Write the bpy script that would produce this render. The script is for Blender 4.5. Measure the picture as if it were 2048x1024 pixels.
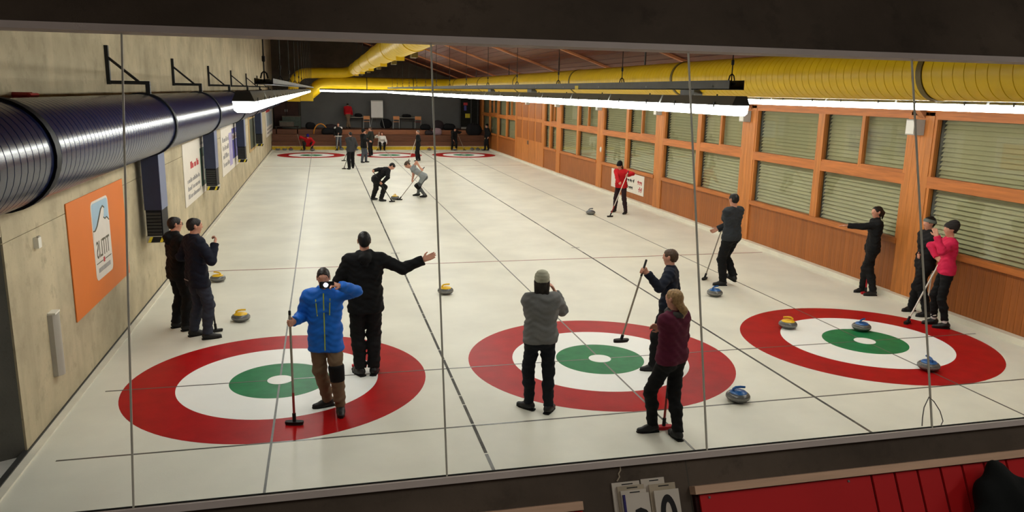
import bpy, math, random
import numpy as np
from mathutils import Vector, Matrix
random.seed(7); np.random.seed(7)
for o in list(bpy.data.objects): bpy.data.objects.remove(o, do_unlink=True)
SC = bpy.context.scene
COL = SC.collection

# ------------------------------------------------------------------ camera
# The picture is a wall mirror: the hall is laid out as it is seen in it (left and right swapped).
FPX = 1546.3
CP = np.array([-3.6623, -9.6619, 3.6144])
YAW, PITCH, ROLL = 0.241, -0.2089, 0.0182
def _axes():
    cy, sy, cp, sp, cr, sr = math.cos(YAW), math.sin(YAW), math.cos(PITCH), math.sin(PITCH), math.cos(ROLL), math.sin(ROLL)
    f = np.array([sy*cp, cy*cp, sp]); r = np.array([cy, -sy, 0.0]); u = np.cross(r, f)
    return cr*r+sr*u, cr*u-sr*r, f
CR, CU, CF = _axes()
cd = bpy.data.cameras.new('camera'); cam = bpy.data.objects.new('camera', cd); COL.objects.link(cam)
cd.sensor_width = 36; cd.lens = FPX/2048*36; cd.clip_end = 200; cd.clip_start = 0.05
cam.matrix_world = Matrix(((CR[0], CU[0], -CF[0], CP[0]), (CR[1], CU[1], -CF[1], CP[1]), (CR[2], CU[2], -CF[2], CP[2]), (0, 0, 0, 1)))
SC.camera = cam
# ------------------------------------------------------------------ world, exposure
W = bpy.data.worlds.new('world'); SC.world = W; W.use_nodes = True
W.node_tree.nodes['Background'].inputs[0].default_value = (1.0, 0.80, 0.66, 1)
W.node_tree.nodes['Background'].inputs[1].default_value = 0.05
SC.view_settings.view_transform = 'Standard'; SC.view_settings.look = 'None'
SC.view_settings.gamma = 1.0; SC.view_settings.use_curve_mapping = False
SC.view_settings.exposure = 0.0
LAMP = 21.0                                   # radiance of the fluorescent diffusers

def ray(x, y): return CF+CR*(x-1024)/FPX-CU*(y-512)/FPX
def ice(x, y, z=0.0): d = ray(x, y); return CP+d*((z-CP[2])/d[2])
def atx(x, y, X): d = ray(x, y); return CP+d*((X-CP[0])/d[0])
def aty(x, y, Y): d = ray(x, y); return CP+d*((Y-CP[1])/d[1])
V = lambda *a: np.array(a, float)
def unit(v): v = np.asarray(v, float); return v/(np.linalg.norm(v)+1e-12)

# ------------------------------------------------------------------ materials
MATS = {}
def _mix(nt, fac, a, b):
    m = nt.nodes.new('ShaderNodeMix'); m.data_type = 'RGBA'
    if fac is not None: nt.links.new(fac, m.inputs[0])
    for s, v in ((6, a), (7, b)):
        if isinstance(v, tuple): m.inputs[s].default_value = (*v[:3], 1)
        else: nt.links.new(v, m.inputs[s])
    return m
def _noise(nt, vec, scale, detail=4, rough=.55):
    n = nt.nodes.new('ShaderNodeTexNoise'); n.inputs['Scale'].default_value = scale
    n.inputs['Detail'].default_value = detail; n.inputs['Roughness'].default_value = rough
    nt.links.new(vec, n.inputs['Vector']); return n
def _ramp(nt, fac, a, b):
    r = nt.nodes.new('ShaderNodeMapRange'); r.inputs[1].default_value = a; r.inputs[2].default_value = b
    nt.links.new(fac, r.inputs[0]); return r.outputs[0]
def srgb(r, g, b): return tuple(((c/255)/12.92 if c/255 <= .04045 else ((c/255+.055)/1.055)**2.4) for c in (r, g, b))
def mat(name, col, rough=.6, spec=.4, metal=0., var=.15, vs=6., stretch=(1, 1, 1), bump=0., bs=40., emit=None, rnd=0., coat=0., alpha=None):
    if name in MATS: return MATS[name]
    m = bpy.data.materials.new(name); m.use_nodes = True; nt = m.node_tree; p = nt.nodes['Principled BSDF']
    p.inputs['Roughness'].default_value = rough; p.inputs['Specular IOR Level'].default_value = spec
    p.inputs['Metallic'].default_value = metal; p.inputs['Coat Weight'].default_value = coat
    tc = nt.nodes.new('ShaderNodeTexCoord'); mp = nt.nodes.new('ShaderNodeMapping'); mp.inputs['Scale'].default_value = stretch
    nt.links.new(tc.outputs['Object'], mp.inputs['Vector']); vec = mp.outputs[0]
    n = _noise(nt, vec, vs)
    lo = tuple(c*(1-var) for c in col); hi = tuple(min(1, c*(1+var)) for c in col)
    out = _mix(nt, _ramp(nt, n.outputs[0], .3, .7), lo, hi).outputs[2]
    if rnd:
        oi = nt.nodes.new('ShaderNodeObjectInfo'); hs = nt.nodes.new('ShaderNodeHueSaturation')
        r = nt.nodes.new('ShaderNodeMapRange'); r.inputs[3].default_value = 1-rnd; r.inputs[4].default_value = 1+rnd
        nt.links.new(oi.outputs['Random'], r.inputs[0]); nt.links.new(r.outputs[0], hs.inputs['Value']); nt.links.new(out, hs.inputs['Color']); out = hs.outputs[0]
    nt.links.new(out, p.inputs['Base Color'])
    if bump:
        b = nt.nodes.new('ShaderNodeBump'); b.inputs['Strength'].default_value = bump; b.inputs['Distance'].default_value = .02
        nb = _noise(nt, vec, bs); nt.links.new(nb.outputs[0], b.inputs['Height']); nt.links.new(b.outputs[0], p.inputs['Normal'])
    if emit:
        p.inputs['Emission Color'].default_value = (*emit[:3], 1); p.inputs['Emission Strength'].default_value = emit[3]
    MATS[name] = m; return m
def concrete(name, col, board=0., dark=.5, stain=.35, seed=0.):
    m = bpy.data.materials.new(name); m.use_nodes = True; nt = m.node_tree; p = nt.nodes['Principled BSDF']
    p.inputs['Roughness'].default_value = .85; p.inputs['Specular IOR Level'].default_value = .25
    tc = nt.nodes.new('ShaderNodeTexCoord'); mp = nt.nodes.new('ShaderNodeMapping'); mp.inputs['Location'].default_value = (seed, seed, 0)
    nt.links.new(tc.outputs['Object'], mp.inputs['Vector']); vec = mp.outputs[0]
    big = _noise(nt, vec, .9, 6, .6); fine = _noise(nt, vec, 16, 6, .7); mid = _noise(nt, vec, 4.5, 5, .65)
    c1 = _mix(nt, _ramp(nt, big.outputs[0], .3, .72), tuple(c*(1-stain) for c in col), tuple(min(1, c*1.12) for c in col))
    c2 = _mix(nt, _ramp(nt, mid.outputs[0], .55, .8), c1.outputs[2], tuple(c*(1-stain*1.1) for c in col))
    c3 = _mix(nt, _ramp(nt, fine.outputs[0], .62, .8), c2.outputs[2], tuple(c*dark for c in col)); out = c3.outputs[2]
    st = nt.nodes.new('ShaderNodeMapping'); st.inputs['Scale'].default_value = (1, 2.6, .12); nt.links.new(tc.outputs['Object'], st.inputs['Vector'])
    sn = _noise(nt, st.outputs[0], 1.6, 3)
    c4 = _mix(nt, _ramp(nt, sn.outputs[0], .55, .85), out, tuple(c*.72 for c in col)); out = c4.outputs[2]
    nt.links.new(out, p.inputs['Base Color'])
    b = nt.nodes.new('ShaderNodeBump'); b.inputs['Strength'].default_value = .35; b.inputs['Distance'].default_value = .01
    nt.links.new(fine.outputs[0], b.inputs['Height']); nt.links.new(b.outputs[0], p.inputs['Normal'])
    MATS[name] = m; return m
def wood(name, col, axis=2, rnd=.12, var=.22):
    st = [9, 9, 9]; st[axis] = .7
    return mat(name, col, .5, .35, var=var, vs=2.2, stretch=tuple(st), bump=.08, bs=8, rnd=rnd)
def glass_mat(name, tint, gloss):
    m = bpy.data.materials.new(name); m.use_nodes = True; nt = m.node_tree; nt.nodes.clear()
    o = nt.nodes.new('ShaderNodeOutputMaterial'); t = nt.nodes.new('ShaderNodeBsdfTransparent'); g = nt.nodes.new('ShaderNodeBsdfGlossy'); mx = nt.nodes.new('ShaderNodeMixShader')
    t.inputs[0].default_value = (*tint, 1); g.inputs['Roughness'].default_value = .02
    if gloss < .03: mx.inputs[0].default_value = gloss
    else:
        lw = nt.nodes.new('ShaderNodeLayerWeight'); lw.inputs[0].default_value = .5
        pw = nt.nodes.new('ShaderNodeMath'); pw.operation = 'POWER'; pw.inputs[1].default_value = 5; nt.links.new(lw.outputs['Facing'], pw.inputs[0])
        ad = nt.nodes.new('ShaderNodeMath'); ad.operation = 'MULTIPLY_ADD'; ad.inputs[1].default_value = .6; ad.inputs[2].default_value = gloss; nt.links.new(pw.outputs[0], ad.inputs[0]); nt.links.new(ad.outputs[0], mx.inputs[0])
    nt.links.new(t.outputs[0], mx.inputs[1]); nt.links.new(g.outputs[0], mx.inputs[2]); nt.links.new(mx.outputs[0], o.inputs[0])
    MATS[name] = m; return m

# ------------------------------------------------------------------ mesh helpers
class MB:
    def __init__(s): s.v = []; s.f = []
    def add(s, vs, fs):
        n = len(s.v); s.v += [tuple(map(float, q)) for q in vs]; s.f += [tuple(n+i for i in f) for f in fs]; return s
    def box(s, lo, hi, R=None, o=(0, 0, 0)):
        vs = [(x, y, z) for x in (lo[0], hi[0]) for y in (lo[1], hi[1]) for z in (lo[2], hi[2])]
        if R is not None: vs = [np.asarray(o)+R@np.array(q) for q in vs]
        return s.add(vs, [(0, 1, 3, 2), (4, 6, 7, 5), (0, 4, 5, 1), (2, 3, 7, 6), (0, 2, 6, 4), (1, 5, 7, 3)])
    def bar(s, a, b, w, h=None, up=(0, 0, 1)):
        a, b = np.asarray(a, float), np.asarray(b, float); h = h or w; d = unit(b-a); up = np.asarray(up, float)
        if abs(d@up) > .98: up = V(0, 1, 0)
        x = unit(np.cross(d, up)); y = np.cross(x, d); c = [(-1, -1), (1, -1), (1, 1), (-1, 1)]
        vs = [q+x*i*w/2+y*j*h/2 for q in (a, b) for i, j in c]
        return s.add(vs, [(3, 2, 1, 0), (4, 5, 6, 7), (0, 1, 5, 4), (1, 2, 6, 5), (2, 3, 7, 6), (3, 0, 4, 7)])
    def tube(s, pts, r, n=8, caps=True, flat=1., up=None):
        pts = [np.asarray(q, float) for q in pts]; rs = r if hasattr(r, '__len__') else [r]*len(pts)
        rings = []; x = None
        for i, q in enumerate(pts):
            d = unit(pts[min(i+1, len(pts)-1)]-pts[max(i-1, 0)])
            if x is None:
                g = np.asarray(up, float) if up is not None else (V(0, 0, 1) if abs(d[2]) < .9 else V(0, 1, 0)); x = unit(np.cross(d, g))
            x = unit(x-d*(x@d)); y = np.cross(d, x)
            rings.append([q+x*rs[i]*math.cos(t)+y*rs[i]*flat*math.sin(t) for t in np.linspace(0, 2*math.pi, n, endpoint=False)])
        vs = [p for g in rings for p in g]; fs = []
        for i in range(len(pts)-1):
            for j in range(n): fs.append((i*n+j, i*n+(j+1) % n, (i+1)*n+(j+1) % n, (i+1)*n+j))
        if caps: fs += [tuple(range(n))[::-1], tuple((len(pts)-1)*n+j for j in range(n))]
        return s.add(vs, fs)
    def lathe(s, prof, n=24, o=(0, 0, 0)):
        vs = []; fs = []
        for r, z in prof: vs += [(o[0]+r*math.cos(t), o[1]+r*math.sin(t), o[2]+z) for t in np.linspace(0, 2*math.pi, n, endpoint=False)]
        for i in range(len(prof)-1):
            for j in range(n): fs.append((i*n+j, i*n+(j+1) % n, (i+1)*n+(j+1) % n, (i+1)*n+j))
        if prof[0][0] > 1e-4: fs.append(tuple(range(n))[::-1])
        if prof[-1][0] > 1e-4: fs.append(tuple((len(prof)-1)*n+j for j in range(n)))
        return s.add(vs, fs)
    def prism(s, poly, O, X, Y, N, th):
        O, X, Y, N = [np.asarray(q, float) for q in (O, X, Y, N)]; n = len(poly)
        vs = [O+X*a+Y*b for a, b in poly]+[O+X*a+Y*b+N*th for a, b in poly]
        return s.add(vs, [tuple(range(n))[::-1], tuple(range(n, 2*n))]+[(i, (i+1) % n, n+(i+1) % n, n+i) for i in range(n)])
    def ring(s, r0, r1, c, z, h, n=72):
        T = np.linspace(0, 2*math.pi, n, endpoint=False); vs = []
        for r, zz in ((r0, z), (r1, z), (r1, z+h), (r0, z+h)): vs += [(c[0]+r*math.cos(t), c[1]+r*math.sin(t), zz) for t in T]
        fs = []
        for k in range(4):
            for j in range(n): a, b = k*n, ((k+1) % 4)*n; fs.append((a+j, a+(j+1) % n, b+(j+1) % n, b+j))
        return s.add(vs, [f[::-1] for f in fs] if False else fs)
    def mesh(s, name, smooth=False):
        me = bpy.data.meshes.new(name); me.from_pydata(s.v, [], s.f); me.update()
        if smooth:
            me.polygons.foreach_set('use_smooth', [True]*len(me.polygons))
            try: me.set_sharp_from_angle(angle=math.radians(38))
            except Exception: pass
        return me
    def build(s, name, m, parent=None, smooth=False, **k): return obj(name, s.mesh(name, smooth), m, parent, **k)
def setm(me, m):
    me.materials.clear(); me.materials.append(MATS[m] if isinstance(m, str) else m)
def props(o, label=None, cat=None, group=None, kind=None):
    for k, v in (('label', label), ('category', cat), ('group', group), ('kind', kind)):
        if v: o[k] = v
    return o
def obj(name, me, m=None, parent=None, loc=None, rotz=None, M=None, **k):
    if m is not None: setm(me, m)
    o = bpy.data.objects.new(name, me); COL.objects.link(o)
    if parent is not None: o.parent = parent
    if M is not None: o.matrix_local = M
    if loc is not None: o.location = tuple(map(float, loc))
    if rotz is not None: o.rotation_euler = (0, 0, rotz)
    return props(o, **k)
def thing(name, loc=(0, 0, 0), rotz=0, **k): return obj(name, None, None, None, loc, rotz, **k)
def copy_tree(o, parent=None):
    c = o.copy(); COL.objects.link(c)
    if parent is not None: c.parent = parent
    for ch in [q for q in bpy.data.objects if q.parent == o]: copy_tree(ch, c)
    return c
# ------------------------------------------------------------------ smooth bodies: signed distance fields + surface nets
class SDF:
    def __init__(s): s.p = []; s.sub = []; s.cl = []
    def cap(s, a, b, ra, rb=None, k=.03, flat=None, clips=()):
        s.p.append((np.asarray(a, float), np.asarray(b, float), ra, ra if rb is None else rb, k, flat, clips)); return s
    def cut(s, a, b, ra, rb=None): s.sub.append((np.asarray(a, float), np.asarray(b, float), ra, ra if rb is None else rb, .01, None, ())); return s
    def clip(s, p0, n): s.cl.append((np.asarray(p0, float), unit(n))); return s
    @staticmethod
    def ev(q, P):
        a, b, ra, rb, k, flat, clips = q
        d = P-a; ba = b-a; sc = 1.
        if flat is not None:
            fd, fs = flat; fd = unit(fd)
            d = d+np.multiply.outer(d@fd, fd)*(1/fs-1); ba = ba+fd*(ba@fd)*(1/fs-1); sc = min(1, fs)
        L = ba@ba
        t = np.clip((d@ba)/L, 0, 1) if L > 1e-10 else np.zeros(d.shape[:-1])
        e = (np.sqrt((( d-t[..., None]*ba)**2).sum(-1))-(ra+(rb-ra)*t))*sc
        for p0, n in clips: e = np.maximum(e, (P-p0)@n)
        return e
    def field(s, P):
        d = np.full(P.shape[:-1], 1.)
        for q in s.p:
            e = s.ev(q, P); h = np.maximum(q[4]-np.abs(d-e), 0)/q[4]; d = np.minimum(d, e)-h*h*q[4]*.25
        for q in s.sub: d = np.maximum(d, -s.ev(q, P))
        for p0, n in s.cl: d = np.maximum(d, (P-p0)@n)
        return d
    def mesh(s, name, h, org, wrinkle=None):
        lo = np.min([np.minimum(q[0], q[1])-max(q[2], q[3]) for q in s.p], 0)-3*h
        hi = np.max([np.maximum(q[0], q[1])+max(q[2], q[3]) for q in s.p], 0)+3*h
        nb = np.ceil((hi-lo)/(4*h)).astype(int)+1; N = nb*4
        g = np.stack(np.meshgrid(*[np.arange(k) for k in nb], indexing='ij'), -1).reshape(-1, 3)
        cen = lo+(g*4+1.5)*h; R = 2*h*1.75+.004
        db = np.stack([s.ev(q, cen) for q in s.p]); dm = db.min(0)
        D = np.ones(tuple(nb)+(4, 4, 4), np.float32); D = D.reshape(-1, 64)
        D[dm < -(R+.03)] = -1
        near = np.abs(dm) < R+.035
        for p0, n in s.cl: near &= ((cen-p0)@n) < R+.01
        idx = np.nonzero(near)[0]
        off = np.stack(np.meshgrid(*[np.arange(4)]*3, indexing='ij'), -1).reshape(-1, 3)*h
        P = (lo+g[idx]*4*h)[:, None, :]+off[None]
        d = np.full(P.shape[:2], 1.)
        for i, q in enumerate(s.p):
            sel = db[i, idx] < R+q[4]+.02
            if not sel.any(): continue
            e = s.ev(q, P[sel]); dd = d[sel]; hh = np.maximum(q[4]-np.abs(dd-e), 0)/q[4]; d[sel] = np.minimum(dd, e)-hh*hh*q[4]*.25
        for q in s.sub: d = np.maximum(d, -s.ev(q, P))
        if wrinkle is not None: d = d+wrinkle(P)
        for p0, n in s.cl:
            d = np.maximum(d, (P-p0)@n)
        D[idx] = d
        if s.cl or s.sub:
            far = np.nonzero(~near)[0]
            for p0, n in s.cl: D[far[((cen[far]-p0)@n) > 0]] = 1
            for q in s.sub: D[far[s.ev(q, cen[far]) < 0]] = 1
        D = D.reshape(*nb, 4, 4, 4).transpose(0, 3, 1, 4, 2, 5).reshape(*N)
        S = D < 0
        c8 = [(i, j, k) for i in (0, 1) for j in (0, 1) for k in (0, 1)]
        cnt = sum(S[i:N[0]-1+i, j:N[1]-1+j, k:N[2]-1+k].astype(np.int8) for i, j, k in c8)
        act = np.argwhere((cnt > 0) & (cnt < 8))
        ids = np.full(tuple(N-1), -1, np.int32); ids[tuple(act.T)] = np.arange(len(act))
        val = np.stack([D[act[:, 0]+i, act[:, 1]+j, act[:, 2]+k] for i, j, k in c8], 1)
        acc = np.zeros((len(act), 3)); num = np.zeros(len(act))
        for a in range(8):
            for b in range(a+1, 8):
                ca, cb = np.array(c8[a]), np.array(c8[b])
                if abs(ca-cb).sum() != 1: continue
                m = (val[:, a] < 0) != (val[:, b] < 0)
                t = val[m, a]/(val[m, a]-val[m, b]); acc[m] += ca+(cb-ca)*t[:, None]; num[m] += 1
        vs = lo+(act+acc/num[:, None])*h-org
        F = []
        for ax in range(3):
            sl0 = [slice(1, n-1) for n in N]; sl1 = list(sl0); sl0[ax] = slice(0, N[ax]-1); sl1[ax] = slice(1, N[ax])
            a, b = S[tuple(sl0)], S[tuple(sl1)]
            u, w = [k for k in range(3) if k != ax]
            for mask, flip in ((a & ~b, False), (~a & b, True)):
                e = np.argwhere(mask)
                if not len(e): continue
                base = e.copy(); base[:, [k for k in range(3) if k != ax]] += 1
                q = []
                for du, dw in ((-1, -1), (0, -1), (0, 0), (-1, 0)):
                    t = base.copy(); t[:, u] += du; t[:, w] += dw; q.append(ids[tuple(t.T)])
                q = np.stack(q, 1)
                if flip != (ax == 1): q = q[:, ::-1]
                F.append(q)
        F = np.concatenate(F); F = F[(F >= 0).all(1)]
        me = bpy.data.meshes.new(name); me.vertices.add(len(vs)); me.vertices.foreach_set('co', vs.astype(np.float32).ravel())
        me.loops.add(F.size); me.loops.foreach_set('vertex_index', F.astype(np.int32).ravel())
        me.polygons.add(len(F)); me.polygons.foreach_set('loop_start', np.arange(0, F.size, 4, dtype=np.int32))
        me.polygons.foreach_set('use_smooth', np.ones(len(F), bool)); me.update(calc_edges=True); me.validate(); return me

def head_dir(deg, up=0): a = math.radians(deg); return V(math.sin(a), math.cos(a), 0)
def rodr(v, ax, ang):
    ax = unit(ax); c, s = math.cos(ang), math.sin(ang); return v*c+np.cross(ax, v)*s+ax*(ax@v)*(1-c)
def ik(a, t, l1, l2, hint):
    d = t-a; L = np.linalg.norm(d); L2 = min(max(L, abs(l1-l2)+.02), (l1+l2)*.995); u = unit(d); t = a+u*L2
    x = (l1*l1-l2*l2+L2*L2)/(2*L2); y = math.sqrt(max(l1*l1-x*x, 1e-6))
    h = hint-u*(hint@u); return a+u*x+unit(h)*y, t

def person(label, H, feet, face, hands, top, legs, shoe='shoe_black', lean=0, side=0, twist=0, headto=None, nod=0, hip=None, hipz=None, z0=0.,
           female=False, hair='hair_dark', style='short', hat=None, hatstyle='beanie', res=1., tt=.022, lt=.018, hem=-.10, sleeve='long', elbows=(None, None), extras=(), sock=None, open_hand=(), skin='skin', girth=1., knees=(None, None), name='person'):
    """feet, hands: (left, right). A foot is (x, y, toe heading[, lift]); a hand is None, a wrist point, or ('grip', point, shaft direction, palm sign)."""
    s = H/1.75; f = head_dir(face); rt = V(f[1], -f[0], 0); zz = V(0, 0, 1)
    hb = res
    root_xy = (np.array(feet[0][:2])+np.array(feet[1][:2]))/2
    org = V(root_xy[0], root_xy[1], z0)
    if hip is None: hip = root_xy
    hz = (z0+.925*s) if hipz is None else z0+hipz
    hc = V(hip[0], hip[1], hz)
    ank = []; toe = []
    for q in feet:
        lift = q[3] if len(q) > 3 else 0
        a = V(q[0], q[1], z0+.085*s+lift); ank.append(a); toe.append(head_dir(q[2]))
    tl, sl = .435*s, .42*s
    hj = [hc-rt*.088*s, hc+rt*.088*s]
    for i in (0, 1):                                    # lower the pelvis until both legs reach
        d = hj[i]-ank[i]; hor = math.hypot(d[0], d[1]); mx = math.sqrt(max((.992*(tl+sl))**2-hor*hor, .01))
        if d[2] > mx: hc[2] -= d[2]-mx; hj = [hc-rt*.088*s, hc+rt*.088*s]
    kn = []
    for i in (0, 1):
        kh = toe[i]*.6+f*.6 if knees[i] is None else np.asarray(knees[i], float)
        k_, a_ = ik(hj[i], ank[i], tl, sl, kh); kn.append(k_)
    la = math.radians(lean); sa = math.radians(side)
    up = unit(zz*math.cos(la)+f*math.sin(la)); up = rodr(up, f, sa)
    tw = math.radians(twist); f2 = rodr(f-up*(f@up), up, -tw); f2 = unit(f2-up*(f2@up)); r2 = np.cross(f2, up)
    fm = unit(f-up*(f@up)); rm = np.cross(fm, up)
    shw = (.158 if female else .178)*s
    wst = hc+up*.19*s; cst = hc+up*.36*s; shc = hc+up*.485*s; nb = hc+up*.535*s
    sj = [shc-r2*shw, shc+r2*shw]
    hf = head_dir(face if headto is None else headto); hu = unit(zz*.6+up*.4)
    hr_ = unit(np.cross(hf, hu)); hf = unit(np.cross(hu, hr_)); nd = math.radians(nod)
    hf, hu = hf*math.cos(nd)-hu*math.sin(nd), hu*math.cos(nd)+hf*math.sin(nd)
    nk = unit(up*.7+hu*.5); hs = s*.93
    hd = nb+nk*.078*s+hu*.090*s+hf*.018*s               # head centre
    ua, fa = .285*s, .255*s; el = []; wr = []; hinfo = []
    for i in (0, 1):
        sg = -1 if i == 0 else 1; h = hands[i]
        eh = elbows[i] if elbows[i] is not None else (r2*sg*.5-f2*.6-zz*.5)
        eh = np.asarray(eh, float)
        if h is None: h = sj[i]-zz*.50*s+r2*sg*.07*s+f2*.04*s
        if isinstance(h, tuple) and h[0] == 'grip':
            G, ax, ps = np.asarray(h[1], float), unit(h[2]), h[3]; Wp = G-unit(G-sj[i])*.08*s
            for _ in range(4):
                e_, w_ = ik(sj[i], Wp, ua, fa, eh); hd_ = w_-e_; hd_ = unit(hd_-ax*(hd_@ax)*.75); pn = unit(np.cross(ax, hd_))*ps
                Wp = G-hd_*.078*s-pn*.022*s
            e_, w_ = ik(sj[i], Wp, ua, fa, eh); side_ = unit(ax-hd_*(ax@hd_)); pn = unit(np.cross(side_, hd_))*ps; curl = 1.45
        else:
            e_, w_ = ik(sj[i], np.asarray(h, float), ua, fa, eh); hd_ = unit(w_-e_)
            oh = [q for q in open_hand if q[0] == i]
            if oh: pn = unit(np.asarray(oh[0][1], float)); pn = unit(pn-hd_*(pn@hd_)); curl = oh[0][2]
            else: pn = -r2*sg; pn = unit(pn-hd_*(pn@hd_)); curl = .55
            side_ = unit(np.cross(pn, hd_))*(1 if i == 0 else -1)
            if np.dot(side_, f2) < 0: side_ = -side_
        el.append(e_); wr.append(w_); hinfo.append((hd_, pn, side_, curl))
    root = thing(name, org, label=label, cat='person')
    # --- body: one continuous skin surface
    B = SDF(); ff = (fm, .72); g = girth
    B.cap(hc-rm*.055*s, hc+rm*.055*s, .105*s*g, k=.06, flat=(fm, .82)); B.cap(wst-rm*.04*s, wst+rm*.04*s, .102*s*g, k=.07, flat=ff)
    B.cap(cst-r2*.06*s, cst+r2*.06*s, .116*s, k=.07, flat=(f2, .76)); B.cap(shc-r2*.10*s-up*.02*s, shc+r2*.10*s-up*.02*s, .08*s, k=.06, flat=(f2, .85))
    B.cap(nb-up*.04*s, hd-hu*.045*s-hf*.01*s, .058*s if not female else .05*s, .052*s if not female else .046*s, k=.03)
    for i in (0, 1):
        B.cap(nb-up*.025*s, sj[i], .045*s, .05*s, k=.05)
        B.cap(sj[i], el[i], .05*s, .040*s, k=.03); B.cap(el[i], wr[i], .041*s, .027*s, k=.02)
        h_, pn, sd, cu = hinfo[i]; w = wr[i]
        for o in (-.022, 0, .022): B.cap(w+sd*o*.6*s, w+h_*.078*s+sd*o*s, .019*s, .017*s, k=.012, flat=(pn, .75))
        for o, ln in ((.031, .066), (.011, .074), (-.010, .070), (-.030, .054)):
            p = w+h_*.082*s+sd*o*s; dr = h_.copy(); ax = np.cross(h_, pn)
            for q, (seg, rr) in enumerate(((.45, .0095), (.32, .0088), (.25, .008))):
                dr = rodr(dr, ax, cu*(.55, 1., .8)[q]); p2 = p+dr*ln*seg*1.12*s; B.cap(p, p2, rr*s*1.05, rr*s*.95, k=.006); p = p2
        p = w+h_*.022*s+sd*.026*s; dr = unit(h_*.75+sd*.7+pn*.25)
        p2 = p+dr*.042*s; B.cap(p, p2, .0125*s, .0105*s, k=.01); dr = unit(h_+sd*(.1 if cu > 1 else .35)+pn*(.8 if cu > 1 else .15)); B.cap(p2, p2+dr*.034*s, .0105*s, .009*s, k=.008)
        B.cap(hj[i], kn[i], .076*s*g, .058*s, k=.04); B.cap(kn[i], kn[i]*.6+ank[i]*.4-toe[i]*.012*s, .054*s, .054*s, k=.03); B.cap(kn[i]*.6+ank[i]*.4, ank[i], .05*s, .036*s, k=.03)
        B.cap(ank[i]-zz*.035*s-toe[i]*.03*s, ank[i]-zz*.05*s+toe[i]*.13*s, .036*s, .028*s, k=.03)
    hl = np.cross(hu, hf)
    B.cap(hd+hu*.030*hs-hf*.022*hs, hd+hu*.022*hs+hf*.012*hs, .092*hs, .086*hs, k=.02, flat=(hl, .80))      # cranium
    B.cap(hd+hf*.035*hs-hu*.02*hs, hd+hf*.048*hs-hu*.088*hs, .060*hs, .034*hs, k=.04, flat=(hl, .95))       # face and jaw
    B.cap(hd+hf*.088*hs+hu*.012*hs, hd+hf*.106*hs-hu*.022*hs, .009*hs, .0135*hs, k=.015)                    # nose
    B.cap(hd+hf*.083*hs+hu*.026*hs-hl*.03*hs, hd+hf*.083*hs+hu*.026*hs+hl*.03*hs, .013*hs, k=.02)            # brow
    B.cap(hd+hf*.082*hs-hu*.055*hs-hl*.014*hs, hd+hf*.082*hs-hu*.055*hs+hl*.014*hs, .011*hs, k=.012)         # lips
    for sg in (-1, 1):
        c = hd+hl*sg*.079*hs-hf*.008*hs-hu*.004*hs
        B.cap(c+hu*.022*hs, c-hu*.02*hs+hf*.006*hs, .017*hs, .012*hs, k=.008, flat=(hl, .5))               # ears
    body = obj('body', B.mesh('body', .0078*hb*max(s, .8), org), skin, root)
    for sg in (-1, 1):
        if res > 1.3: break
        c = hd+hf*.0835*hs+hl*sg*.031*hs+hu*.010*hs-org
        e = MB().lathe([(0, -.011), (.008, -.008), (.0115, 0), (.008, .008), (0, .011)], 10, c).build('eye', 'eye_white', root, True)
        c2 = c+hf*.0075*hs; MB().lathe([(0, -.006), (.0055, 0), (0, .006)], 8, c2).build('iris', 'iris', e, True)
        q = hd+hf*.094*hs+hl*sg*.031*hs+hu*.031*hs-org; MB().tube([q-hl*.016, q+hu*.003, q+hl*.016-hf*.004], .0035, 5).build('eyebrow', hair if not hat else 'hair_dark', root, True)
    if res <= 1.3:
        q = hd+hf*.0925*hs-hu*.055*hs-org; MB().tube([q-hl*.022*hs-hf*.006, q, q+hl*.022*hs-hf*.006], .005, 6, flat=.7).build('lips', 'lips', root, True)
    # --- top
    wamp = .0065 if res < 1.3 else .004
    def wr_f(P): return wamp*np.sin(P[..., 2]*41+4*np.sin(P[..., 0]*9+P[..., 1]*7))*np.sin(P[..., 0]*17+P[..., 1]*14+P[..., 2]*13)+.0025*np.sin(P[..., 2]*95+3*np.sin(P[..., 0]*21-P[..., 1]*17))
    T = SDF(); t = tt; hemp = hc+up*hem*s
    ho = min(hem+.05, .02)
    T.cap(hc-rm*.066*s+up*ho*s, hc+rm*.066*s+up*ho*s, (.113+t*.75)*s*g, k=.05, flat=(fm, .90)); T.cap(hc-rm*.058*s+up*.06*s, hc+rm*.058*s+up*.06*s, (.110+t*.75)*s*g, k=.06, flat=(fm, .86))
    if hem < -.03:
        for i in (0, 1): dk = kn[i]-hj[i]; T.cap(hj[i]*.92+hc*.08, hj[i]+dk*.45, (.084+t*.7)*s*g, (.080+t*.7)*s, k=.05)
    T.cap(wst-rm*.045*s, wst+rm*.045*s, (.106+t)*s*g, k=.08, flat=ff)
    T.cap(cst-r2*.062*s, cst+r2*.062*s, (.118+t)*s, k=.08, flat=(f2, .78)); T.cap(shc-r2*.10*s-up*.02*s, shc+r2*.10*s-up*.02*s, (.080+t)*s, k=.06, flat=(f2, .88))
    if female: T.cap(cst+f2*.045*s-r2*.055*s+up*.02*s, cst+f2*.045*s+r2*.055*s+up*.02*s, .075*s, k=.06)
    T.cap(nb-up*.05*s, nb+nk*(.070 if 'collar' in extras else .012)*s, (.062+t*.4)*s, (.060+t*.35)*s, k=.03, clips=[(nb+nk*(.072 if 'collar' in extras else .02)*s, nk)])
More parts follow.
